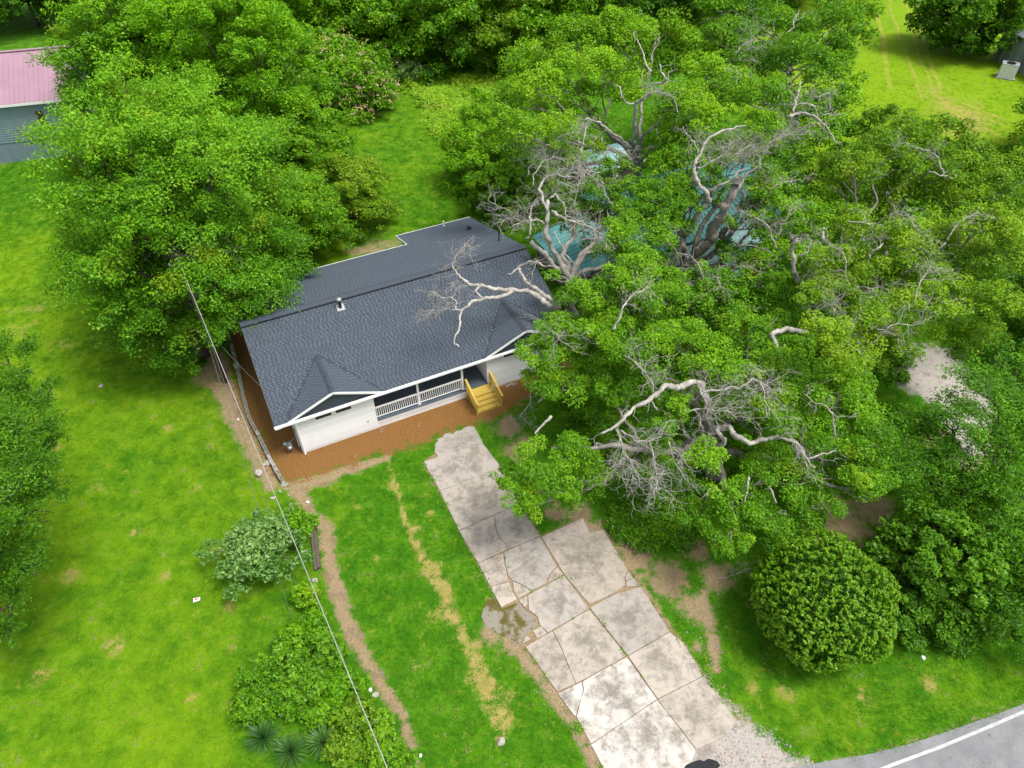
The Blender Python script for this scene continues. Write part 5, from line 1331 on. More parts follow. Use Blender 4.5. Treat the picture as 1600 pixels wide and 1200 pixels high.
# ------------------------------------------------------------------ trees and shrubs behind
BACK = "trees along the back of the lots"
specs = [
    # px, py of base, height, rx, rz, leaf, tone, kind name, label
    (455, 92, 9.5, 6.0, 4.6, 'bright', .50, "locust_tree", "feathery bright tree in the back row above the pink blossoms", 1.1),
    (565, 88, 10, 5.5, 4.8, 'oak', .42, "leafy_tree", "mid green tree in the back row right of the feathery bright tree", .3),
    (632, 100, 7.5, 4.4, 3.6, 'oak', .52, "leafy_tree", "low tree at the back with the white flowering bush at its foot", .5),
    (700, 106, 11, 6.2, 5.0, 'oak', .36, "leafy_tree", "broad dark tree straight behind the back lawn", .6),
    (770, 108, 10, 5.6, 4.6, 'yellow', .32, "leafy_tree", "olive green tree at the back beside the bright zigzag oak", .5),
    (842, 90, 12, 6.5, 5.4, 'oak', .55, "leafy_tree", "lighter tree at the back, just left of the zigzag oak's crown", .3),
    (930, 62, 13, 6.5, 5.4, 'dark', .35, "leafy_tree", "dark tree at the top middle behind the zigzag oak", .3),
    (1050, 40, 13, 7.0, 5.4, 'dark', .32, "leafy_tree", "dark tree at the top between the zigzag oak and the dark oak", .3),
    (650, 40, 12, 7.0, 5.4, 'dark', .45, "leafy_tree", "tall dark tree at the top edge behind the olive one", .3),
    (540, 30, 12, 7.0, 5.4, 'dark', .5, "leafy_tree", "dark tree at the top edge behind the pink blossoms", .3),
    (770, 26, 12, 7.0, 5.4, 'oak', .45, "leafy_tree", "tree at the top edge above the olive tree", .5),
    (340, 12, 11, 6.5, 5.0, 'bright', .35, "leafy_tree", "pale tree peeping over the top of the huge left tree", .5),
    (240, 20, 12, 7.0, 5.0, 'dark', .4, "leafy_tree", "dark tree at the top edge behind the huge left tree", .5),
    (60, 40, 12, 7.5, 5.4, 'dark', .34, "leafy_tree", "shadowy tree beyond the pink roof in the top left corner", .5),
    (-60, 34, 12, 7.5, 5.4, 'dark', .34, "leafy_tree", "shadowy tree left of the top left corner", .5),
    (140, 30, 12, 7.5, 5.4, 'dark', .34, "leafy_tree", "shadowy tree behind the orange tips of the huge tree", .5),
    (1190, 8, 13, 7.5, 6, 'oak', .36, "leafy_tree", "tree at the top edge behind the dark oak", .3),
    (1310, -14, 12, 6.5, 5, 'oak', .42, "leafy_tree", "tree at the top edge left of the yellow lawn", .3),
]
for (px, py, h, rx, rz, lf, tn, nm, lb, sp) in specs:
    b = G(px, py)
    dome_tree(nm, lb, "tree", BACK, (b.x, b.y), h, rx * 1.1, rx, h * .5, 30, rx * .36, lf, lp=4.4, tone=tn, top_bright=.22, r_trunk=.25, spray=sp, low=-.85)
b = G(1494, 82)
dome_tree("maple_tree", "dark maple in front of the grey metal wall at the top right", "tree", None, (b.x, b.y), 9.5, 6.2, 5.4, 4.7, 40, 2.0, 'dark', lp=5.4, tone=.55, top_bright=.3, r_trunk=.3, low=-.95)
b = G(520, 172)
dome_tree("mimosa_tree", "spreading mimosa tree dotted with pink blossoms", "tree", None, (b.x, b.y), 6.0, 7.4, 5.6, 3.2, 36, 1.7, 'oak', lp=4.4, tone=.45, top_bright=.2, r_trunk=.18, blossom=9, low=-.3, lean=(-1.5, 2.0), spray=.5)
b = G(588, 182)
dome_tree("mimosa_tree", "lower mimosa with peach blossoms next to the brown leaf heap", "tree", None, (b.x, b.y), 3.6, 3.6, 3.0, 2.2, 16, 1.2, 'oak', lp=4.4, tone=.5, top_bright=.2, r_trunk=.12, blossom=14, low=-.3, lean=(-1.2, 1.2))
b = G(632, 128)
dome_tree("white_flowering_bush", "low grey green bush with white flowers at the far end of the lawn", "shrub", None, (b.x, b.y), 2.2, 2.8, 1.6, 1.4, 14, .8, 'grey', lp=4.2, tone=.75, top_bright=.3, r_trunk=.06, low=-.3)
b = G(764, 300)
dome_tree("bright_shrub", "large lime green shrub mound beside the back lawn, left of the twiggy oaks", "shrub", None, (b.x, b.y), 5.4, 4.0, 3.8, 3.5, 28, 1.4, 'bright', lp=4.0, tone=.42, top_bright=.34, r_trunk=.12, low=-.7, lean=(.3, 1.6))
b = G(790, 330)
dome_tree("bright_shrub", "darker green shrub tucked at the rear right corner of the roof", "shrub", None, (b.x, b.y), 4.0, 3.0, 2.6, 2.4, 18, 1.1, 'oak', lp=4.0, tone=.42, top_bright=.2, r_trunk=.1, low=-.7)
b = G(770, 215)
dome_tree("bright_shrub", "leafy green shrub between the tall weeds and the zigzag oak", "shrub", None, (b.x, b.y), 4.2, 3.4, 3.0, 2.6, 18, 1.2, 'bright', lp=4.0, tone=.3, top_bright=.25, r_trunk=.1, low=-.7)
# ball-shaped evergreen
def ball_shrub():
    c0 = G(1263, 978); R, Rz = 3.0, 2.7
    root = empty("globe_arborvitae", (c0.x, c0.y, 0)); tag(root, "dense round clipped evergreen ball standing on the front grass", "shrub")
    lv = Leaves(); n = 2300; g = math.pi * (3 - math.sqrt(5))
    for i in range(n):
        z = 1 - (i + .5) / n * 1.85; r = math.sqrt(max(0, 1 - z * z)); a = g * i + random.uniform(-.5, .5)
        d = np.array([math.cos(a) * r, math.sin(a) * r, z])
        bump = 1 + .05 * math.sin(5 * a + 3 * z) + .03 * math.sin(3 * a - 6 * z) + random.uniform(-.045, .025)
        p = d * np.array([R, R, Rz]) * bump + np.array([0, 0, Rz * .92])
        if p[2] < .1: continue
        k = 24
        up = d * .8 + np.array([0, 0, .6]); up /= np.linalg.norm(up)
        side = np.cross(up, rng.normal(size=3)); side /= np.linalg.norm(side)
        # a small fan of scaly sprays, flat side turned outwards
        q = p + up * rng.uniform(-.10, .12, (k, 1)) + side * rng.uniform(-.10, .10, (k, 1)) + rng.normal(size=(k, 3)) * .02
        depth = ((q - p) @ up)
        nn = np.cross(up, side) * .5 + rng.normal(size=(k, 3)) * .35 + up * .9
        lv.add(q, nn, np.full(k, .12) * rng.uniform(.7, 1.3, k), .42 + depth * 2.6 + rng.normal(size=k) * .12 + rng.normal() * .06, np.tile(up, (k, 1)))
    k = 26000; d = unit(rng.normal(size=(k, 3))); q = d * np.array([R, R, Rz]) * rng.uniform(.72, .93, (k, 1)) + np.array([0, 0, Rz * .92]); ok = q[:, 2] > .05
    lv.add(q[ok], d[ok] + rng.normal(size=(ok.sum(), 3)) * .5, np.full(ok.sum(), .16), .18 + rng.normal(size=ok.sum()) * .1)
    link_mesh("crown", lv.mesh("crown", .5), LEAF['ball'], root)
    mb = MB(); mb.tube([(0, 0, -.1), (0, 0, 1.5)], [.16, .1], 8)
    for k in range(10):
        a = k * .63; mb.tube([(0, 0, .8 + .05 * k), (math.cos(a) * 1.2, math.sin(a) * 1.2, 1.8), (math.cos(a) * 2.2, math.sin(a) * 2.2, 2.6)], [.06, .04, .015], 5, False)
    mb.build("trunk", MAT['bark_dark'], root)
ball_shrub()
b = G(1478, 935)
dome_tree("holly_shrub", "glossy broadleaf shrub right of the round evergreen ball", "shrub", None, (b.x, b.y), 4.4, 3.2, 3.0, 2.6, 26, 1.15, 'dark', lp=5.2, tone=.52, top_bright=.3, r_trunk=.12, low=-.6, lean=(.1, .8), sub=.3, aspect=.6)
b = G(1440, 985)
dome_tree("holly_shrub", "low dark shrub wedged between the round ball and the grass verge", "shrub", None, (b.x, b.y), 1.9, 1.7, 1.3, 1.2, 12, .7, 'dark', lp=4.6, tone=.45, top_bright=.2, r_trunk=.06, low=-.5)
# cedars on the right edge
CED = [
    (1545, 780, [(1540, 610, 46, 7.5, .45), (1490, 660, 42, 6.5, .5), (1560, 660, 46, 7, .5), (1600, 620, 44, 7, .45), (1520, 720, 44, 5.5, .5), (1580, 720, 44, 6, .5), (1545, 770, 36, 4.5, .5), (1600, 780, 42, 5, .5), (1465, 690, 34, 5, .42), (1430, 660, 30, 5, .4), (1590, 560, 36, 7, .4), (1640, 680, 60, 7, .5)], "tall cedar at the right edge beside the pale bare patch"),
    (1480, 800, [(1462, 742, 34, 4.5, .5), (1420, 720, 36, 5, .45), (1500, 770, 32, 4, .5), (1440, 765, 30, 3.5, .55), (1480, 720, 30, 4.5, .4)], "smaller cedar above the glossy broadleaf shrub"),
    (1600, 930, [(1590, 850, 44, 4, .45), (1560, 885, 38, 3.4, .5), (1600, 920, 44, 3, .42), (1560, 930, 32, 2, .4), (1540, 855, 26, 3, .5), (1650, 880, 60, 4, .4), (1600, 980, 40, 1.6, .35), (1555, 975, 26, 1.4, .4)], "cedar at the right edge just above the road verge"),
]
for px, py, bs, lb in CED:
    b = G(px, py)
    tree_from_boughs("cedar_tree", lb, "tree", "cedars at the right edge", (b.x, b.y), bs, 'cedar', lp=4.6, r_trunk=.2, z_fork=2.2, bark='bark_dark', spray=1.5, sub=.24, flat=.5, aspect=.38, dens=.9)
b = G(1600, 250)
dome_tree("leafy_tree", "dense green tree at the right edge under the yellow lawn", "tree", BACK, (b.x + 3, b.y), 7, 4.5, 4.5, 4.0, 22, 1.6, 'oak', lp=4.2, tone=.5, top_bright=.2, r_trunk=.2, low=-.5)
b = G(1620, 560)
dome_tree("leafy_tree", "dark tree at the right edge over the pale bare patch", "tree", BACK, (b.x, b.y), 7, 4.0, 4.0, 3.6, 20, 1.5, 'dark', lp=4.2, tone=.5, top_bright=.2, r_trunk=.2, low=-.5)
# bush by the left fence line
b = G(418, 890)
dome_tree("viburnum_bush", "grey green bush with pale leaf backs standing at the edge of the left lawn", "shrub", None, (b.x, b.y), 2.7, 2.15, 2.0, 1.35, 34, .62, 'grey', lp=5.4, tone=.45, top_bright=.30, r_trunk=.08, low=-.35, sub=.32, aspect=.6, lean=(-.25, .4), jitter=.3, dens=.62, spray=.7)
b = G(462, 838)
dome_tree("privet_bush", "fresh green bush between the grey green bush and the timber", "shrub", None, (b.x, b.y), 1.5, .95, .9, .8, 12, .5, 'bright', lp=4.6, tone=.25, top_bright=.25, r_trunk=.05, low=-.4)
# overgrown strip in the foreground
STRIP = [
    (482, 945, .75, .55, .6, 'oak', .6, "low leafy weed mound below the timber"), (490, 985, .85, .6, .8, 'bright', .25, "broad leaved bramble mound under the white cable"), (512, 1030, .9, .7, .8, 'dark', .85, "bramble mound with yellow leaves beside the dirt path"),
    (460, 1010, .8, .6, .8, 'oak', .6, "dark bramble mound on the lawn side of the strip"), (430, 1075, 1.35, 1.0, 1.2, 'oak', .42, "largest bramble mound of the strip, facing the lawn"), (480, 1070, 1.0, .8, 1.1, 'dark', .85, "dark bramble mound in the middle of the strip"),
    (530, 1085, .9, .7, .9, 'bright', .3, "light bramble mound where the path bends"), (400, 1115, .9, .7, .9, 'oak', .45, "dark bramble mound next to the yuccas"), (560, 1130, .8, .6, .9, 'oak_olive', .45, "weed mound near the end of the path"),
    (600, 1165, .8, .6, .9, 'weeds', .3, "grassy weed mound at the bottom edge beside the path"), (545, 1180, .8, .6, .8, 'yellow', .4, "yellowish weed mound at the bottom edge by the yuccas"), (450, 1105, .7, .5, .6, 'oak', .45, "bramble mound right above the yuccas"), (620, 1200, .9, .6, .8, 'oak', .5, "weed mound in the bottom corner of the front lawn"), (505, 1120, .7, .55, .8, 'oak', .55, "bramble mound above the last yucca")]
for px, py, h, rz, rx, lf, tn, lb in STRIP:
    b = G(px, py)
    dome_tree("bramble_bush", lb, "shrub", "overgrown strip beside the front lawn", (b.x, b.y), h * 1.35, rx, rx, rz * 1.25, 15, rx * .46, lf, lp=5.2, tone=tn - .14, top_bright=.2, r_trunk=.03, low=-.2, aspect=.6, jitter=.35, dens=.75, spray=.5, trunk_name="stem")
# yuccas: rosettes of sword leaves
def yucca(px, py, R, lb, tn):
    b = G(px, py); root = empty("yucca_plant", (b.x, b.y, 0)); tag(root, lb, "plant", "yuccas at the end of the overgrown strip")
    n = 90
    for k in range(1):
        mb = MB()
        for i in range(n):
            a = i * 2.399 + random.uniform(-.1, .1); e = 1.45 - 1.45 * (i / n) ** .8 + random.uniform(-.08, .08)
            L = R * random.uniform(.85, 1.1); w = .03
            d = Vector((math.cos(a) * math.cos(e), math.sin(a) * math.cos(e), math.sin(e))); s = Vector((-math.sin(a), math.cos(a), 0)) * w
            p0 = Vector((0, 0, .35)); p1 = p0 + d * L * .5; p2 = p0 + d * L + Vector((0, 0, -.12 * L * math.cos(e)))
            t = tn + random.uniform(-.2, .25)
            mb.quad(p0 - s * .7, p0 + s * .7, p1 + s, p1 - s, t); mb.poly([p1 - s, p1 + s, p2], t)
        mb.build("rosette", LEAF['yucca'], root)
    mb = MB(); mb.tube([(0, 0, -.05), (0, 0, .38)], [.09, .07], 8); mb.build("stem", MAT['bark_dark'], root)
yucca(415, 1158, .95, "dark yucca rosette nearest the left lawn", .35)
yucca(458, 1180, .95, "yucca rosette in the middle of the three at the bottom edge", .42)
yucca(507, 1166, .9, "brightest yucca rosette with a yellow heart, closest to the cable", .7)
yucca(392, 1128, .5, "small dark yucca in the shade of the bramble mounds", .25)
yucca(440, 1010, .45, "small yucca standing alone above the bramble mounds", .3)

# tall weeds and undergrowth (stuff)
def weeds():
    lv = Leaves()
    poly = pl((620, 130), (760, 118), (810, 150), (800, 215), (760, 240), (705, 235), (672, 190), (660, 160))
    xs = [p.x for p in poly]; ys = [p.y for p in poly]
    Q = np.column_stack([rng.uniform(min(xs), max(xs), 5200), rng.uniform(min(ys), max(ys), 5200)])
    Q = Q[poly_mask(Q, poly, 1.0) > rng.uniform(0.1, .9, len(Q))]
    for x, y in Q[:3000]:
        n = 14; h = rng.uniform(.3, .85) * (1 + .5 * math.sin(x * .9) * math.sin(y * .7))
        p = np.column_stack([x + rng.normal(size=n) * .18, y + rng.normal(size=n) * .18, rng.uniform(.15, 1.0, n) * h])
        up = np.column_stack([rng.normal(size=n) * .4, rng.normal(size=n) * .4, np.ones(n)])
        lv.add(p, np.column_stack([rng.normal(size=n) * .6, rng.normal(size=n) * .6 - .3, rng.uniform(.6, 1.4, n)]), np.full(n, .42) * rng.uniform(.6, 1.3, n), .55 + .35 * rng.normal() * .5 + rng.normal(size=n) * .18 + p[:, 2] * .2, up)
    o = link_mesh("tall_weeds", lv.mesh("tall_weeds", .22), LEAF['weeds']); tag(o, "knee high weeds with tan patches at the end of the back lawn", kind='stuff')
    lv = Leaves()
    areas = [((1000, 780), (1080, 780), (1075, 850), (1000, 860), (950, 820)), ((860, 470), (1300, 420), (1420, 560), (1400, 760), (1120, 800), (960, 740), (880, 640)), ((780, 330), (1000, 300), (1010, 250), (760, 220)), ((1180, 240), (1600, 230), (1620, 520), (1250, 460)), ((1400, 860), (1600, 800), (1640, 1000), (1400, 1010)), ((180, 480), (340, 470), (350, 560), (300, 580), (200, 540)), ((400, 130), (620, 40), (900, 30), (1150, 0), (1300, 0), (1300, 120), (760, 110), (600, 130))]
    cnts = [110, 620, 170, 260, 140, 60, 260]
    for poly, cnt in zip(areas, cnts):
        poly = pl(*poly); xs = [p.x for p in poly]; ys = [p.y for p in poly]; k = 0; tries = 0
        while k < cnt and tries < 20000:
            tries += 1
            x, y = random.uniform(min(xs), max(xs)), random.uniform(min(ys), max(ys))
            if poly_mask(np.array([[x, y]]), poly, .2)[0] < .5: continue
            lx, ly = x - X0, y - Y0; u = lx * math.cos(YAW) + ly * math.sin(YAW); v = -lx * math.sin(YAW) + ly * math.cos(YAW)
            if -1.5 < u < 18.8 and -2 < v < 17: continue
            d = dist_cam((x, y, 0)); R = random.uniform(.35, .9) * (1 if d < 70 else 1.6)
            bough(lv, (x, y, R * .3), R, 4.6 * d / F_PX, random.uniform(.2, .55), .6, .55, .36)
            k += 1
    o = link_mesh("undergrowth", lv.mesh("undergrowth", .55), LEAF['oak']); tag(o, "shady undergrowth below the oaks and along the back", kind='stuff')
weeds()
# ------------------------------------------------------------------ neighbouring buildings
def ribbed(name, parent, pts, mat, along, pitch=0.30, rib=0.03, lift=0.0):
    """metal roof plane of standing-seam panels; pts: 4 corners a,b (eave), c,d (ridge); ribs run a->d; each panel its own piece"""
    a, b, c, d = [Vector(p) for p in pts]
    n = max(1, int((b - a).length / pitch)); nr = (b - a).cross(d - a).normalized()
    if nr.z < 0: nr = -nr
    for i in range(n):
        t0, t1 = i / n, (i + 1) / n
        p0, p1, q0, q1 = a.lerp(b, t0), a.lerp(b, t1), d.lerp(c, t0), d.lerp(c, t1)
        mb = MB()
        w = (p1 - p0); w2 = (q1 - q0)
        e, e2 = w * .14, w2 * .14
        dn = -nr * .03
        mb.quad(p0 + e, p1, q1, q0 + e2); mb.quad(p0 + nr * rib, p0 + e + nr * rib, q0 + e2 + nr * rib, q0 + nr * rib); mb.quad(p0 + e + nr * rib, p0 + e, q0 + e2, q0 + e2 + nr * rib); mb.quad(p0 + dn, p0 + nr * rib, q0 + nr * rib, q0 + dn)
        mb.quad(p0 + dn, p1 + dn, p1, p0 + e * 0)
        mb.build(name, mat, parent)

def pink_house():
    root = empty("house", (-45.9, 65.96, 0), math.atan2(1.0, 4.04)); tag(root, "house with pink metal roof and grey teal siding at the left edge", "house")
    R, Lf, D, ZB, ZE, ZR = 5.0, -16.0, 9.6, 2.0, 5.75, 8.6
    mb = MB(); mb.box(Lf, R, 0.0, D, -.3, ZB); mb.build("foundation", MAT['teal_base'], root)
    mb = MB(); mb.box(Lf + .05, R - .05, .05, D, ZB, ZE)
    mb.hexa([(Lf + .1, .1, ZE), (R - .1, .1, ZE), (R - .1, D - .1, ZE), (Lf + .1, D - .1, ZE), (Lf + .1, D / 2 - .1, ZR - .15), (R - .1, D / 2 - .1, ZR - .15), (R - .1, D / 2 + .1, ZR - .15), (Lf + .1, D / 2 + .1, ZR - .15)])
    mb.build("wall", MAT['teal_siding'], root)
    z = ZB
    sb = MB(); h = .22
    sb.hexa([(Lf, -.06, 0), (R, -.06, 0), (R, .05, 0), (Lf, .05, 0), (Lf, .02, h), (R, .02, h), (R, .05, h), (Lf, .05, h)]); sm = sb.mesh("siding_board"); sm.materials.append(MAT['teal_siding'])
    while z < ZE - .1:
        link_mesh("siding_board", sm, None, root, (0, 0, z)); z += h
    o = .45; ze = ZE - .1
    ribbed("roof_panel", root, [(Lf, -o, ze), (R + .3, -o, ze), (R + .3, D / 2, ZR), (Lf, D / 2, ZR)], MAT['pink_metal'], 'v', .42, .035)
    ribbed("roof_panel", root, [(R + .3, D + o, ze), (Lf, D + o, ze), (Lf, D / 2, ZR), (R + .3, D / 2, ZR)], MAT['pink_metal'], 'v', .84, .035)
    mb = MB(); mb.beam((Lf, D / 2, ZR + .04), (R + .32, D / 2, ZR + .04), .35, .06); mb.build("ridge_cap", MAT['pink_metal'], root)
    mb = MB(); mb.box(Lf, R + .3, -o - .03, -o + .0, ze - .22, ze - .012); mb.build("fascia", MAT['white_trim'], root)
    mb = MB(); mb.box(Lf, R + .3, -o, .05, ze - .2, ze - .17); mb.build("soffit", MAT['white_trim'], root)
    for u in (-5.2, -9.6):
        mb = MB(); mb.box(u - .8, u + .8, -.09, -.062, 3.0, 4.6); w = mb.build("window", MAT['white_trim'], root)
        mb = MB(); mb.box(u - .7, u + .7, -.10, -.091, 3.1, 4.5); mb.build("pane", MAT['glass'], w)
        for s in (-1, 1):
            mb = MB(); mb.box(u + s * 1.12 - .26, u + s * 1.12 + .26, -.115, -.064, 2.95, 4.65); mb.build("shutter", MAT['brown_shutter'], root)
    for u, in ((1.3,),):
        mb = MB(); mb.box(u - .26, u + .26, -.115, -.064, 2.95, 4.65); mb.build("shutter", MAT['brown_shutter'], root)
pink_house()

def teal_house():
    root = empty("teal_roofed_house", hw(32, 6), YAW); tag(root, "low house with teal metal roofs hidden under the old oaks", "house")
    def L(u, v, z): return Vector((u - 32, v - 6, z))
    def bx(u0, u1, v0, v1, z0, z1, nm, mt):
        mb = MB(); mb.box(u0 - 32, u1 - 32, v0 - 6, v1 - 6, z0, z1); return mb.build(nm, MAT[mt], root)
    bx(27.4, 41.0, 5.6, 14.4, -.1, 2.9, "wall", 'shed_wall'); bx(27.5, 36.2, .6, 5.55, -.1, 2.4, "wall", 'shed_wall'); bx(21.9, 27.35, 5.9, 11.6, -.1, 2.3, "wall", 'shed_wall')
    ribbed("roof_panel", root, [L(26.9, 5.0, 2.85), L(41.6, 5.0, 2.85), L(41.6, 10, 4.4), L(26.9, 10, 4.4)], MAT['teal_metal'], 'v', .42, .04)
    ribbed("roof_panel", root, [L(41.6, 15.0, 2.85), L(26.9, 15.0, 2.85), L(26.9, 10, 4.4), L(41.6, 10, 4.4)], MAT['teal_metal'], 'v', .42, .04)
    mb = MB(); mb.beam(L(26.9, 10, 4.46), L(41.6, 10, 4.46), .4, .06); mb.build("ridge_cap", MAT['teal_metal'], root)
    ribbed("roof_panel", root, [L(27.0, 5.05, 2.2), L(27.0, .2, 2.2), L(36.6, .2, 3.0), L(36.6, 5.05, 3.0)], MAT['pale_teal_metal'], 'u', .30, .035)
    ribbed("roof_panel", root, [L(21.5, 12.0, 2.2), L(21.5, 5.5, 2.2), L(26.85, 5.5, 3.2), L(26.85, 12.0, 3.2)], MAT['teal_metal'], 'u', .42, .04)
    for u in (29.5, 34.0):
        mb = MB(); mb.box(u - 32 - .5, u - 32 + .5, .55 - 6, .598 - 6, 1.0, 2.0); w = mb.build("window", MAT['white_trim'], root)
        mb = MB(); mb.box(u - 32 - .42, u - 32 + .42, .53 - 6, .548 - 6, 1.08, 1.92); mb.build("pane", MAT['glass'], w)
teal_house()
def teal_shed():
    c = hw(33.5, 20.5); root = empty("shed", c, YAW); tag(root, "small pale roofed shed glimpsed behind the bare limbs of the zigzag oak", "shed")
    mb = MB(); mb.box(-2.6, 2.6, -1.8, 1.8, -.1, 2.3); mb.build("wall", MAT['shed_wall'], root)
    ribbed("roof_panel", root, [(-2.9, -2.1, 2.3), (2.9, -2.1, 2.3), (2.9, 0, 3.0), (-2.9, 0, 3.0)], MAT['pale_teal_metal'], 'v', .42, .04)
    ribbed("roof_panel", root, [(2.9, 2.1, 2.3), (-2.9, 2.1, 2.3), (-2.9, 0, 3.0), (2.9, 0, 3.0)], MAT['pale_teal_metal'], 'v', .42, .04)
teal_shed()

def grey_barn():
    ang = math.atan2(5.2, -1.2)
    root = empty("barn", (59.78, 90.48, 0), ang - math.pi); tag(root, "barn with a streaked grey metal wall in the top right corner", "barn")
    # local x runs along the wall towards the viewer, local y away to the right
    mb = MB(); mb.box(0.05, 15, 0.05, 11, -.2, 3.7); mb.build("wall", MAT['shed_wall'], root)
    x = 0.0
    while x < 15:
        mb = MB(); mb.box(x, x + .55, -.02, .05, -.1, 3.75); mb.box(x, x + .10, -.06, -.02, -.1, 3.75); mb.build("wall_panel", MAT['grey_metal'], root); x += .565
    y = 0.0
    while y < 11:
        mb = MB(); mb.box(-.02, .05, y + .06, y + .6, -.1, 3.75); mb.build("wall_panel", MAT['grey_metal'], root); y += .565
    ribbed("roof_panel", root, [(-.5, -.6, 3.6), (15.4, -.6, 3.6), (15.4, 5.5, 6.2), (-.5, 5.5, 6.2)], MAT['meter_grey'], 'v', .8, .04)
    ribbed("roof_panel", root, [(15.4, 11.6, 3.6), (-.5, 11.6, 3.6), (-.5, 5.5, 6.2), (15.4, 5.5, 6.2)], MAT['meter_grey'], 'v', .8, .04)
grey_barn()
def ac_unit():
    p = G(1570, 121); root = empty("air_conditioner", (p.x, p.y, 0), -.5); tag(root, "white boxy cooling unit on the grass beside the grey barn", "air conditioner")
    mb = MB(); mb.box(-1.0, 1.0, -.8, .8, 0, .12); mb.build("pad", MAT['stone'], root)
    mb = MB(); mb.box(-.85, .85, -.65, .65, .12, 1.55); mb.build("cabinet", MAT['ac_white'], root)
    mb = MB(); mb.box(-.88, .88, -.68, .68, 1.55, 1.62); mb.build("top_panel", MAT['galv'], root)
    mb = MB(); mb.tube([(0, 0, 1.62), (0, 0, 1.66)], [.5, .5], 20)
    for k in range(6): a = k * math.pi / 6; mb.beam((-.5 * math.cos(a), -.5 * math.sin(a), 1.68), (.5 * math.cos(a), .5 * math.sin(a), 1.68), .02, .02)
    mb.build("fan_grille", MAT['vent_black'], root)
    for k in range(9):
        mb = MB(); mb.box(-.8, .8, -.675, -.652, .25 + k * .14, .33 + k * .14); mb.build("louvre", MAT['ac_white'], root)
ac_unit()

# ------------------------------------------------------------------ pole, cables, guys
pb = G(355, 600); PZ = 9.73
pole = empty("utility_pole", (pb.x, pb.y, 0)); tag(pole, "brown wooden utility pole half hidden in the huge left tree", "pole")
mb = MB(); mb.tube([(0, 0, -.3), (.0, 0, 5), (.03, 0.02, PZ)], [.17, .15, .12], 12); mb.build("shaft", MAT['pole'], pole, True)
mb = MB(); mb.beam((-.75, 0.13, PZ - .5), (.75, .13, PZ - .5), .09, .12); mb.build("crossarm", MAT['pole'], pole)
for x in (-.65, .65, 0.0):
    mb = MB(); zz = PZ - .44 if x else PZ; mb.tube([(x, .13 if x else 0, zz), (x, .13 if x else 0, zz + .08), (x, .13 if x else 0, zz + .16)], [.04, .06, .03], 8); mb.build("insulator", MAT['galv'], pole)
def cable(name, a, b, r, sag, mat, label, cat="cable", n=24, group=None):
    a, b = Vector(a), Vector(b); mb = MB()
    pts = [a.lerp(b, i / n) - Vector((0, 0, sag * 4 * (i / n) * (1 - i / n))) for i in range(n + 1)]
    o0 = pts[0].copy()
    mb.tube([p - o0 for p in pts], [r] * (n + 1), 5)
    o = mb.build(name, MAT[mat], None, True, loc=o0); tag(o, label, cat, group)
top = Vector((pb.x + .03, pb.y, PZ)); far = G(605, 1200, 7.5); far = far + (far - top) * .5
cable("power_cable", top, far, .020, .10, 'cable', "pale twisted power cable running from the pole top down the left side of the photo")
cable("guy_wire", (pb.x, pb.y, 5.9), G(456, 968, .02), .012, 0, 'wire', "guy wire from the pole to the grass past the grey green bush", "wire")
cable("guy_wire", (pb.x + .05, pb.y, 5.6), G(466, 925, .02), .012, 0, 'wire', "shorter guy wire ending in the bramble strip near the timber", "wire")
cable("service_wire", (pb.x, pb.y, 5.0), hw(UL + .02, 2.4, zf(2.4) + .03), .012, .25, 'wire', "thin service wire from the pole to the house's left roof edge", "wire")

# ------------------------------------------------------------------ cinder block wall
def block_mesh(solid=False):
    mb = MB(); L, W, H = .39, .19, .19; t = .032
    if solid: mb.box(-L / 2, L / 2, -W / 2, W / 2, 0, H)
    else:
        xs = [-L / 2, -L / 2 + t, -t / 2, t / 2, L / 2 - t, L / 2]; ys = [-W / 2, -W / 2 + t, W / 2 - t, W / 2]
        for i in range(5):
            for j in range(3):
                cell = (i in (1, 3)) and j == 1
                z = H if not cell else .03
                mb.quad((xs[i], ys[j], z), (xs[i + 1], ys[j], z), (xs[i + 1], ys[j + 1], z), (xs[i], ys[j + 1], z))
                if cell:
                    c = [(xs[i], ys[j]), (xs[i + 1], ys[j]), (xs[i + 1], ys[j + 1]), (xs[i], ys[j + 1])]
                    for k in range(4):
                        p, q = c[k], c[(k + 1) % 4]; mb.quad((q[0], q[1], .03), (p[0], p[1], .03), (p[0], p[1], H), (q[0], q[1], H))
        o = [(-L / 2, -W / 2), (L / 2, -W / 2), (L / 2, W / 2), (-L / 2, W / 2)]
        for k in range(4):
            p, q = o[k], o[(k + 1) % 4]; mb.quad((p[0], p[1], 0), (q[0], q[1], 0), (q[0], q[1], H), (p[0], p[1], H))
    me = mb.mesh("block"); me.materials.append(MAT['block']); return me
wall = empty("block_wall", BANK[3]); tag(wall, "low retaining wall of hollow cinder blocks along the house's left side", "wall")
BM, BS = block_mesh(), block_mesh(True)
path = [Vector((p.x, p.y, 0)) for p in BANK]
dist = 0.0; seg = 0; pos = path[0].copy(); rows = []
acc = []
for a, b in zip(path, path[1:]):
    L = (b - a).length; d = (b - a).normalized(); s = .2
    while s < L:
        acc.append((a + d * s, math.atan2(d.y, d.x))); s += .405
for k, (p, an) in enumerate(acc):
    for c in range(2):
        q = p + Vector((math.cos(an), math.sin(an), 0)) * (.2 if c == 0 else 0)
        top_hollow = c == 1 and not (len(acc) - 7 < k < len(acc) - 2) and random.random() > .12
        o = link_mesh("block", BM if top_hollow else BS, None, wall, (q.x - wall.location.x + random.gauss(0, .012), q.y - wall.location.y + random.gauss(0, .012), .02 + c * .195), (0, 0, an + random.gauss(0, .025)))
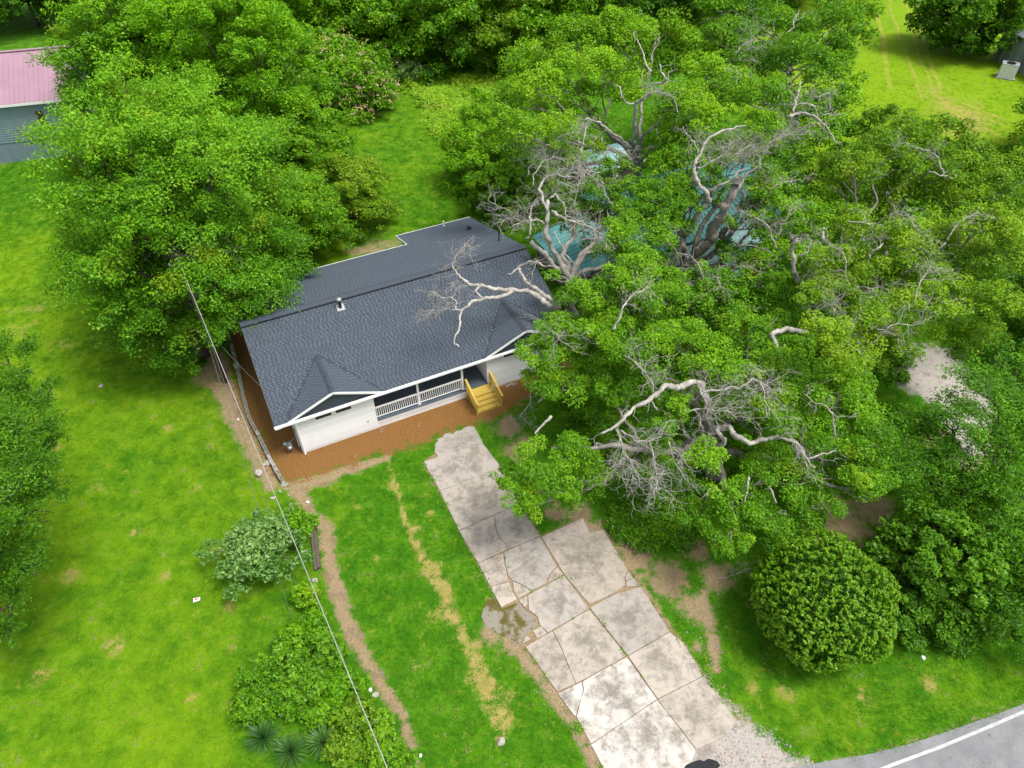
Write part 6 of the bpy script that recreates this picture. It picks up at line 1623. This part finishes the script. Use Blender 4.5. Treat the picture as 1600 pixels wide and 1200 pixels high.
for k, (px, py, rz) in enumerate(((446, 760, .4), (441, 768, 1.1))):
    q = G(px, py, .05); link_mesh("block", BS, None, wall, (q.x - wall.location.x, q.y - wall.location.y, .05), (0.1, 0.05, rz))
p, q = G(446, 762), G(458, 800)
mb = MB(); mb.beam((0, 0, .07), (q - p) + Vector((0, 0, .05)), .16, .16); o = mb.build("concrete_edging", MAT['block'], None, loc=p); tag(o, "pale broken concrete edging past the end of the block wall", "edging")
# ------------------------------------------------------------------ timber, stones, litter
p, q = G(488, 806), G(497, 890)
tm = empty("timber", p); tag(tm, "weathered railway timber lying beside the dirt path", "timber")
d = q - p; s = Vector((-d.y, d.x, 0)).normalized()
mb = MB(); mb.beam(s * .08 + Vector((0, 0, .1)), d + s * .08 + Vector((0, 0, .1)), .15, .2); mb.build("beam", MAT['timber'], tm)
mb = MB(); mb.beam(-s * .09 + d * .02 + Vector((0, 0, .085)), d * 1.02 - s * .09 + Vector((0, 0, .085)), .15, .17); mb.build("beam", MAT['timber'], tm)

def stone(px, py, r, label, mat='stone', name="stone", cat="stone", group=None, flat=.6):
    c = G(px, py); c.z = gzat(c.x, c.y)
    me = bpy.data.meshes.new(name); bm = bmesh.new(); bmesh.ops.create_icosphere(bm, subdivisions=2, radius=1)
    f = Vector((random.random() * 9, random.random() * 9, random.random() * 9))
    for v in bm.verts:
        k = 1 + .18 * math.sin(v.co.x * 3 + f.x) * math.sin(v.co.y * 3 + f.y) + .14 * math.sin(v.co.z * 4 + f.z + v.co.x * 2)
        v.co = Vector((v.co.x * r * k * 1.15, v.co.y * r * k * .9, (v.co.z * flat + flat * .7) * r * k))
    bm.to_mesh(me); bm.free()
    o = link_mesh(name, me, MAT[mat], None, c, (0, 0, random.random() * 6)); tag(o, label, cat, group); return o
stone(783, 1160, .17, "round tan boulder at the lower end of the straw coloured track")
stone(406, 744, .26, "grey rock on the bank left of the wall's end")
stone(420, 726, .18, "pale rock touching the block wall near its end")
stone(415, 731, .13, "smaller pale rock under the white cable near the wall")
stone(428, 782, .12, "little orange tinted rock above the grey green bush")
stone(478, 862, .10, "small tan rock between the grey green bush and the timber")
stone(492, 908, .14, "chalky rock at the lower end of the timber", 'stone')
stone(587, 1086, .13, "pale rock lying on the dirt path near its bend", 'stone', flat=.35)
stone(579, 1078, .08, "small chalky rock next to the bigger pale one on the path", 'white_litter', flat=.35)
stone(657, 1181, .07, "tiny white rock at the bottom end of the dirt path", 'white_litter')
stone(613, 1127, .07, "tiny pale rock among the weeds beside the path", 'white_litter')
stone(374, 660, .08, "white chip on the bank beneath the cable", 'white_litter')
stone(158, 603, .16, "pale flat stone alone on the left lawn", flat=.25)
stone(481, 785, .08, "pale rock on the dirt by the front lawn's corner", 'white_litter')
stone(1443, 1028, .10, "white scrap on the verge under the holly shrub", 'white_litter', "scrap", "scrap", None, .3)
def litter():
    c = G(308, 938); root = empty("wrapper", (c.x, c.y, gzat(c.x, c.y) + .05), .3); tag(root, "crumpled white and red wrapper lying on the left lawn", "litter")
    mb = MB(); mb.hexa([(-.17, -.11, 0), (.16, -.1, .01), (.17, .1, 0), (-.16, .11, .02), (-.16, -.1, .04), (.15, -.09, .06), (.15, .1, .03), (-.16, .1, .05)]); mb.build("paper", MAT['white_litter'], root)
    mb = MB(); mb.quad((-.10, -.03, .058), (.1, -.02, .062), (.1, .05, .056), (-.1, .06, .056)); mb.build("print", MAT['red_print'], root)
litter()
# cream pieces lying against the right front wall
pc = hw(13.6, -.25); mb = MB(); mb.box(-.3, .3, -.04, .04, 0, .12); mb.box(.1, .5, -.16, -.08, 0, .1)
o = mb.build("scrap_board", MAT['deadwood'], None, loc=pc, rot=(0, 0, YAW + .1)); tag(o, "short pale boards dropped under the right front wall", "board")
# gas meter by the left front corner
gm = empty("gas_meter", hw(-.62, .35), YAW); tag(gm, "grey gas meter on its pipes by the house's left front corner", "meter")
mb = MB(); mb.box(-.16, .16, -.13, .13, .42, .80); mb.tube([(0, 0, .80), (0, 0, .88)], [.15, .12], 12); mb.build("meter_body", MAT['meter_grey'], gm)
mb = MB(); mb.tube([(.0, -.131, .62), (.0, -.16, .62)], [.085, .085], 14); mb.build("dial", MAT['white_trim'], gm)
mb = MB(); mb.tube([(-.13, 0, .0), (-.13, 0, .95), (-.05, 0, .98), (-.05, 0, .85)], [.025] * 4, 8); mb.tube([(.12, 0, .85), (.12, 0, 1.0), (.5, .1, 1.0), (.62, .1, .9)], [.022] * 4, 8); mb.build("pipe", MAT['meter_grey'], gm)
mb = MB(); mb.tube([(-.22, -.06, .95), (-.22, -.06, 1.06)], [.10, .06], 10); mb.build("regulator", MAT['galv'], gm)
# electric conduit down the left wall, and its box
mb = MB(); mb.tube([(-.09, .55, .1), (-.09, .55, 2.9)], [.03, .03], 8); cd = mb.build("conduit", MAT['white_trim'], house)
mb = MB(); mb.box(-.14, -.03, .30, .62, 1.25, 1.75); mb.build("meter_box", MAT['galv'], house)
c = G(372, 578); mb = MB(); z = gzat(c.x, c.y); mb.box(-.16, .16, -.13, .13, 0, .5); mb.box(-.18, .18, -.15, .15, .5, .56)
o = mb.build("utility_pedestal", MAT['pedestal'], None, loc=(c.x, c.y, z), rot=(0, 0, .4)); tag(o, "pale green utility pedestal by the top of the block wall", "pedestal")
# fallen twigs by the round evergreen
fb = empty("fallen_branch", G(1145, 895)); tag(fb, "grey fallen branch on the dirt just left of the round evergreen ball", "branch")
dead_branch(fb, [PX(1122, 903, .15), PX(1140, 900, .25), PX(1168, 888, .4)], .03, .012, .8, .2, 3, twig_r=.012, name="branch")
# tar patch
mb = MB()
pts = [(1062, 1210), (1072, 1196), (1080, 1192), (1092, 1188), (1100, 1190), (1107, 1186), (1120, 1190), (1125, 1197), (1118, 1204), (1120, 1212), (1100, 1222), (1075, 1220)]
mb.prism([G(*p) for p in pts][::-1], -.02, .068); o = mb.build("asphalt_patch", MAT['tar']); o['kind'] = 'structure'; o['label'] = "black asphalt patch at the driveway's foot"
# pale broken masonry glimpsed through the right-hand oak
for px, py, r, lb in ((1238, 378, .7, "pinkish rubble lump at the top of the white broken trunk"), (1272, 446, .8, "tan rubble lump glimpsed through the leaves right of the white trunk"), (1297, 455, .6, "smaller tan rubble lump beside the other under the wide oak"), (1210, 352, .7, "pale rubble lump near the teal roof's right end")):
    stone(px, py, r, lb, 'stone', "rubble_heap", "rubble", None, .5)

# grass creeping along slab edges, and fallen leaves
def edge_weeds():
    lv = Leaves()
    edges = [((662, 722), (747, 880)), ((747, 880), (783, 950)), ((820, 1012), (870, 1083)), ((872, 1086), (945, 1210)), ((845, 839), (1027, 1093)), ((755, 694), (843, 838)), ((943, 829), (1002, 917)), ((1002, 917), (1151, 1127)), ((808, 936), (881, 900)), ((856, 990), (920, 953)), ((788, 866), (808, 936))]
    for k, (a, b) in enumerate(edges):
        A, B = G(*a), G(*b); L = (B - A).length
        for _ in range(int(L * (2.2 if k in (0, 1, 2, 3, 6, 7) else .8))):
            p = A.lerp(B, random.random()); n = random.randint(10, 34); r = random.uniform(.04, .16) * (1 if k in (0, 1, 2, 3, 6, 7) else .45)
            q = np.column_stack([p.x + rng.normal(size=n) * r, p.y + rng.normal(size=n) * r, rng.uniform(.02, .12, n)])
            lv.add(q, rng.normal(size=(n, 3)) * .6 + np.array([0, 0, 1]), rng.uniform(.05, .12, n), rng.uniform(.2, .9, n))
    p = G(903, 1138); n = 160
    lv.add(np.column_stack([p.x + rng.normal(size=n) * .13, p.y + rng.normal(size=n) * .13, rng.uniform(.04, .2, n)]), rng.normal(size=(n, 3)) * .6 + np.array([0, 0, 1]), rng.uniform(.06, .13, n), rng.uniform(.3, .9, n))
    o = link_mesh("edge_weeds", lv.mesh("edge_weeds", .35), LEAF['oak']); tag(o, "little weeds growing along the slab edges of the driveway", kind='stuff')
    m = simple_mat("dry_leaves", (0.34, 0.22, 0.09), (0.20, 0.12, 0.05), 2.0, 0.9, 0.0)
    lv = Leaves(); Q = []
    while len(Q) < 2600:
        x, y = random.uniform(-24, 22), random.uniform(10, 46)
        w = .12
        pp = np.array([[x, y]])
        if x > -4 and 14 < y < 34: w = .6
        if x > 2 and y > 18: w = .9
        if -16 < x < -12 and 26 < y < 40: w = 1.0
        lx, ly = x - X0, y - Y0; u = lx * math.cos(YAW) + ly * math.sin(YAW); v = -lx * math.sin(YAW) + ly * math.cos(YAW)
        if -.2 < u < 18 and -.4 < v < 17: continue
        if random.random() < w: Q.append((x, y, .03 + float(ground_z(pp)[0])))
    Q = np.array(Q); n = len(Q)
    lv.add(Q + np.array([0, 0, .04]), rng.normal(size=(n, 3)) * .3 + np.array([0, 0, 1]), rng.uniform(.04, .10, n), rng.uniform(0, 1, n))
    o = link_mesh("fallen_leaves", lv.mesh("fallen_leaves", .7), m); tag(o, "dry brown leaves strewn over the grass and bare dirt", kind='stuff')
edge_weeds()

# pale mowing tracks on the far lawn
def tracks():
    m, nt, _, _ = new_mat("dry_mown_grass")
    n1 = noise(nt, 0.9, 5, .7, 'pos')
    c = mixc(nt, sstep(nt, n1, .38, .62), (0.17, 0.27, 0.010), (0.27, 0.27, 0.05))
    finish(nt, c, .95, None, 0, spec=.1)
    mb = MB()
    for pts in (((1392, -30), (1402, 40), (1418, 90), (1440, 158)), ((1425, -20), (1436, 40), (1452, 95), (1474, 150)), ((1372, 20), (1382, 80), (1394, 140)), ((1444, 150), (1500, 178), (1560, 212), (1620, 236)), ((1470, 150), (1530, 172), (1620, 205)), ((1405, -20), (1420, 40), (1436, 95), (1456, 140))):
        g = [Vector((q.x, q.y, 0)) for q in wiggle([G(*p) for p in pts], 3, .02)]; w = random.uniform(.16, .30)
        for a, b in zip(g, g[1:]):
            s = Vector((-(b - a).y, (b - a).x, 0)).normalized() * w * random.uniform(.8, 1.2)
            mb.quad(a - s + Vector((0, 0, .012)), b - s + Vector((0, 0, .012)), b + s + Vector((0, 0, .012)), a + s + Vector((0, 0, .012)))
    o = mb.build("mowing_tracks", m); tag(o, "pale dry mowing tracks across the far yellow lawn", kind='structure')
tracks()
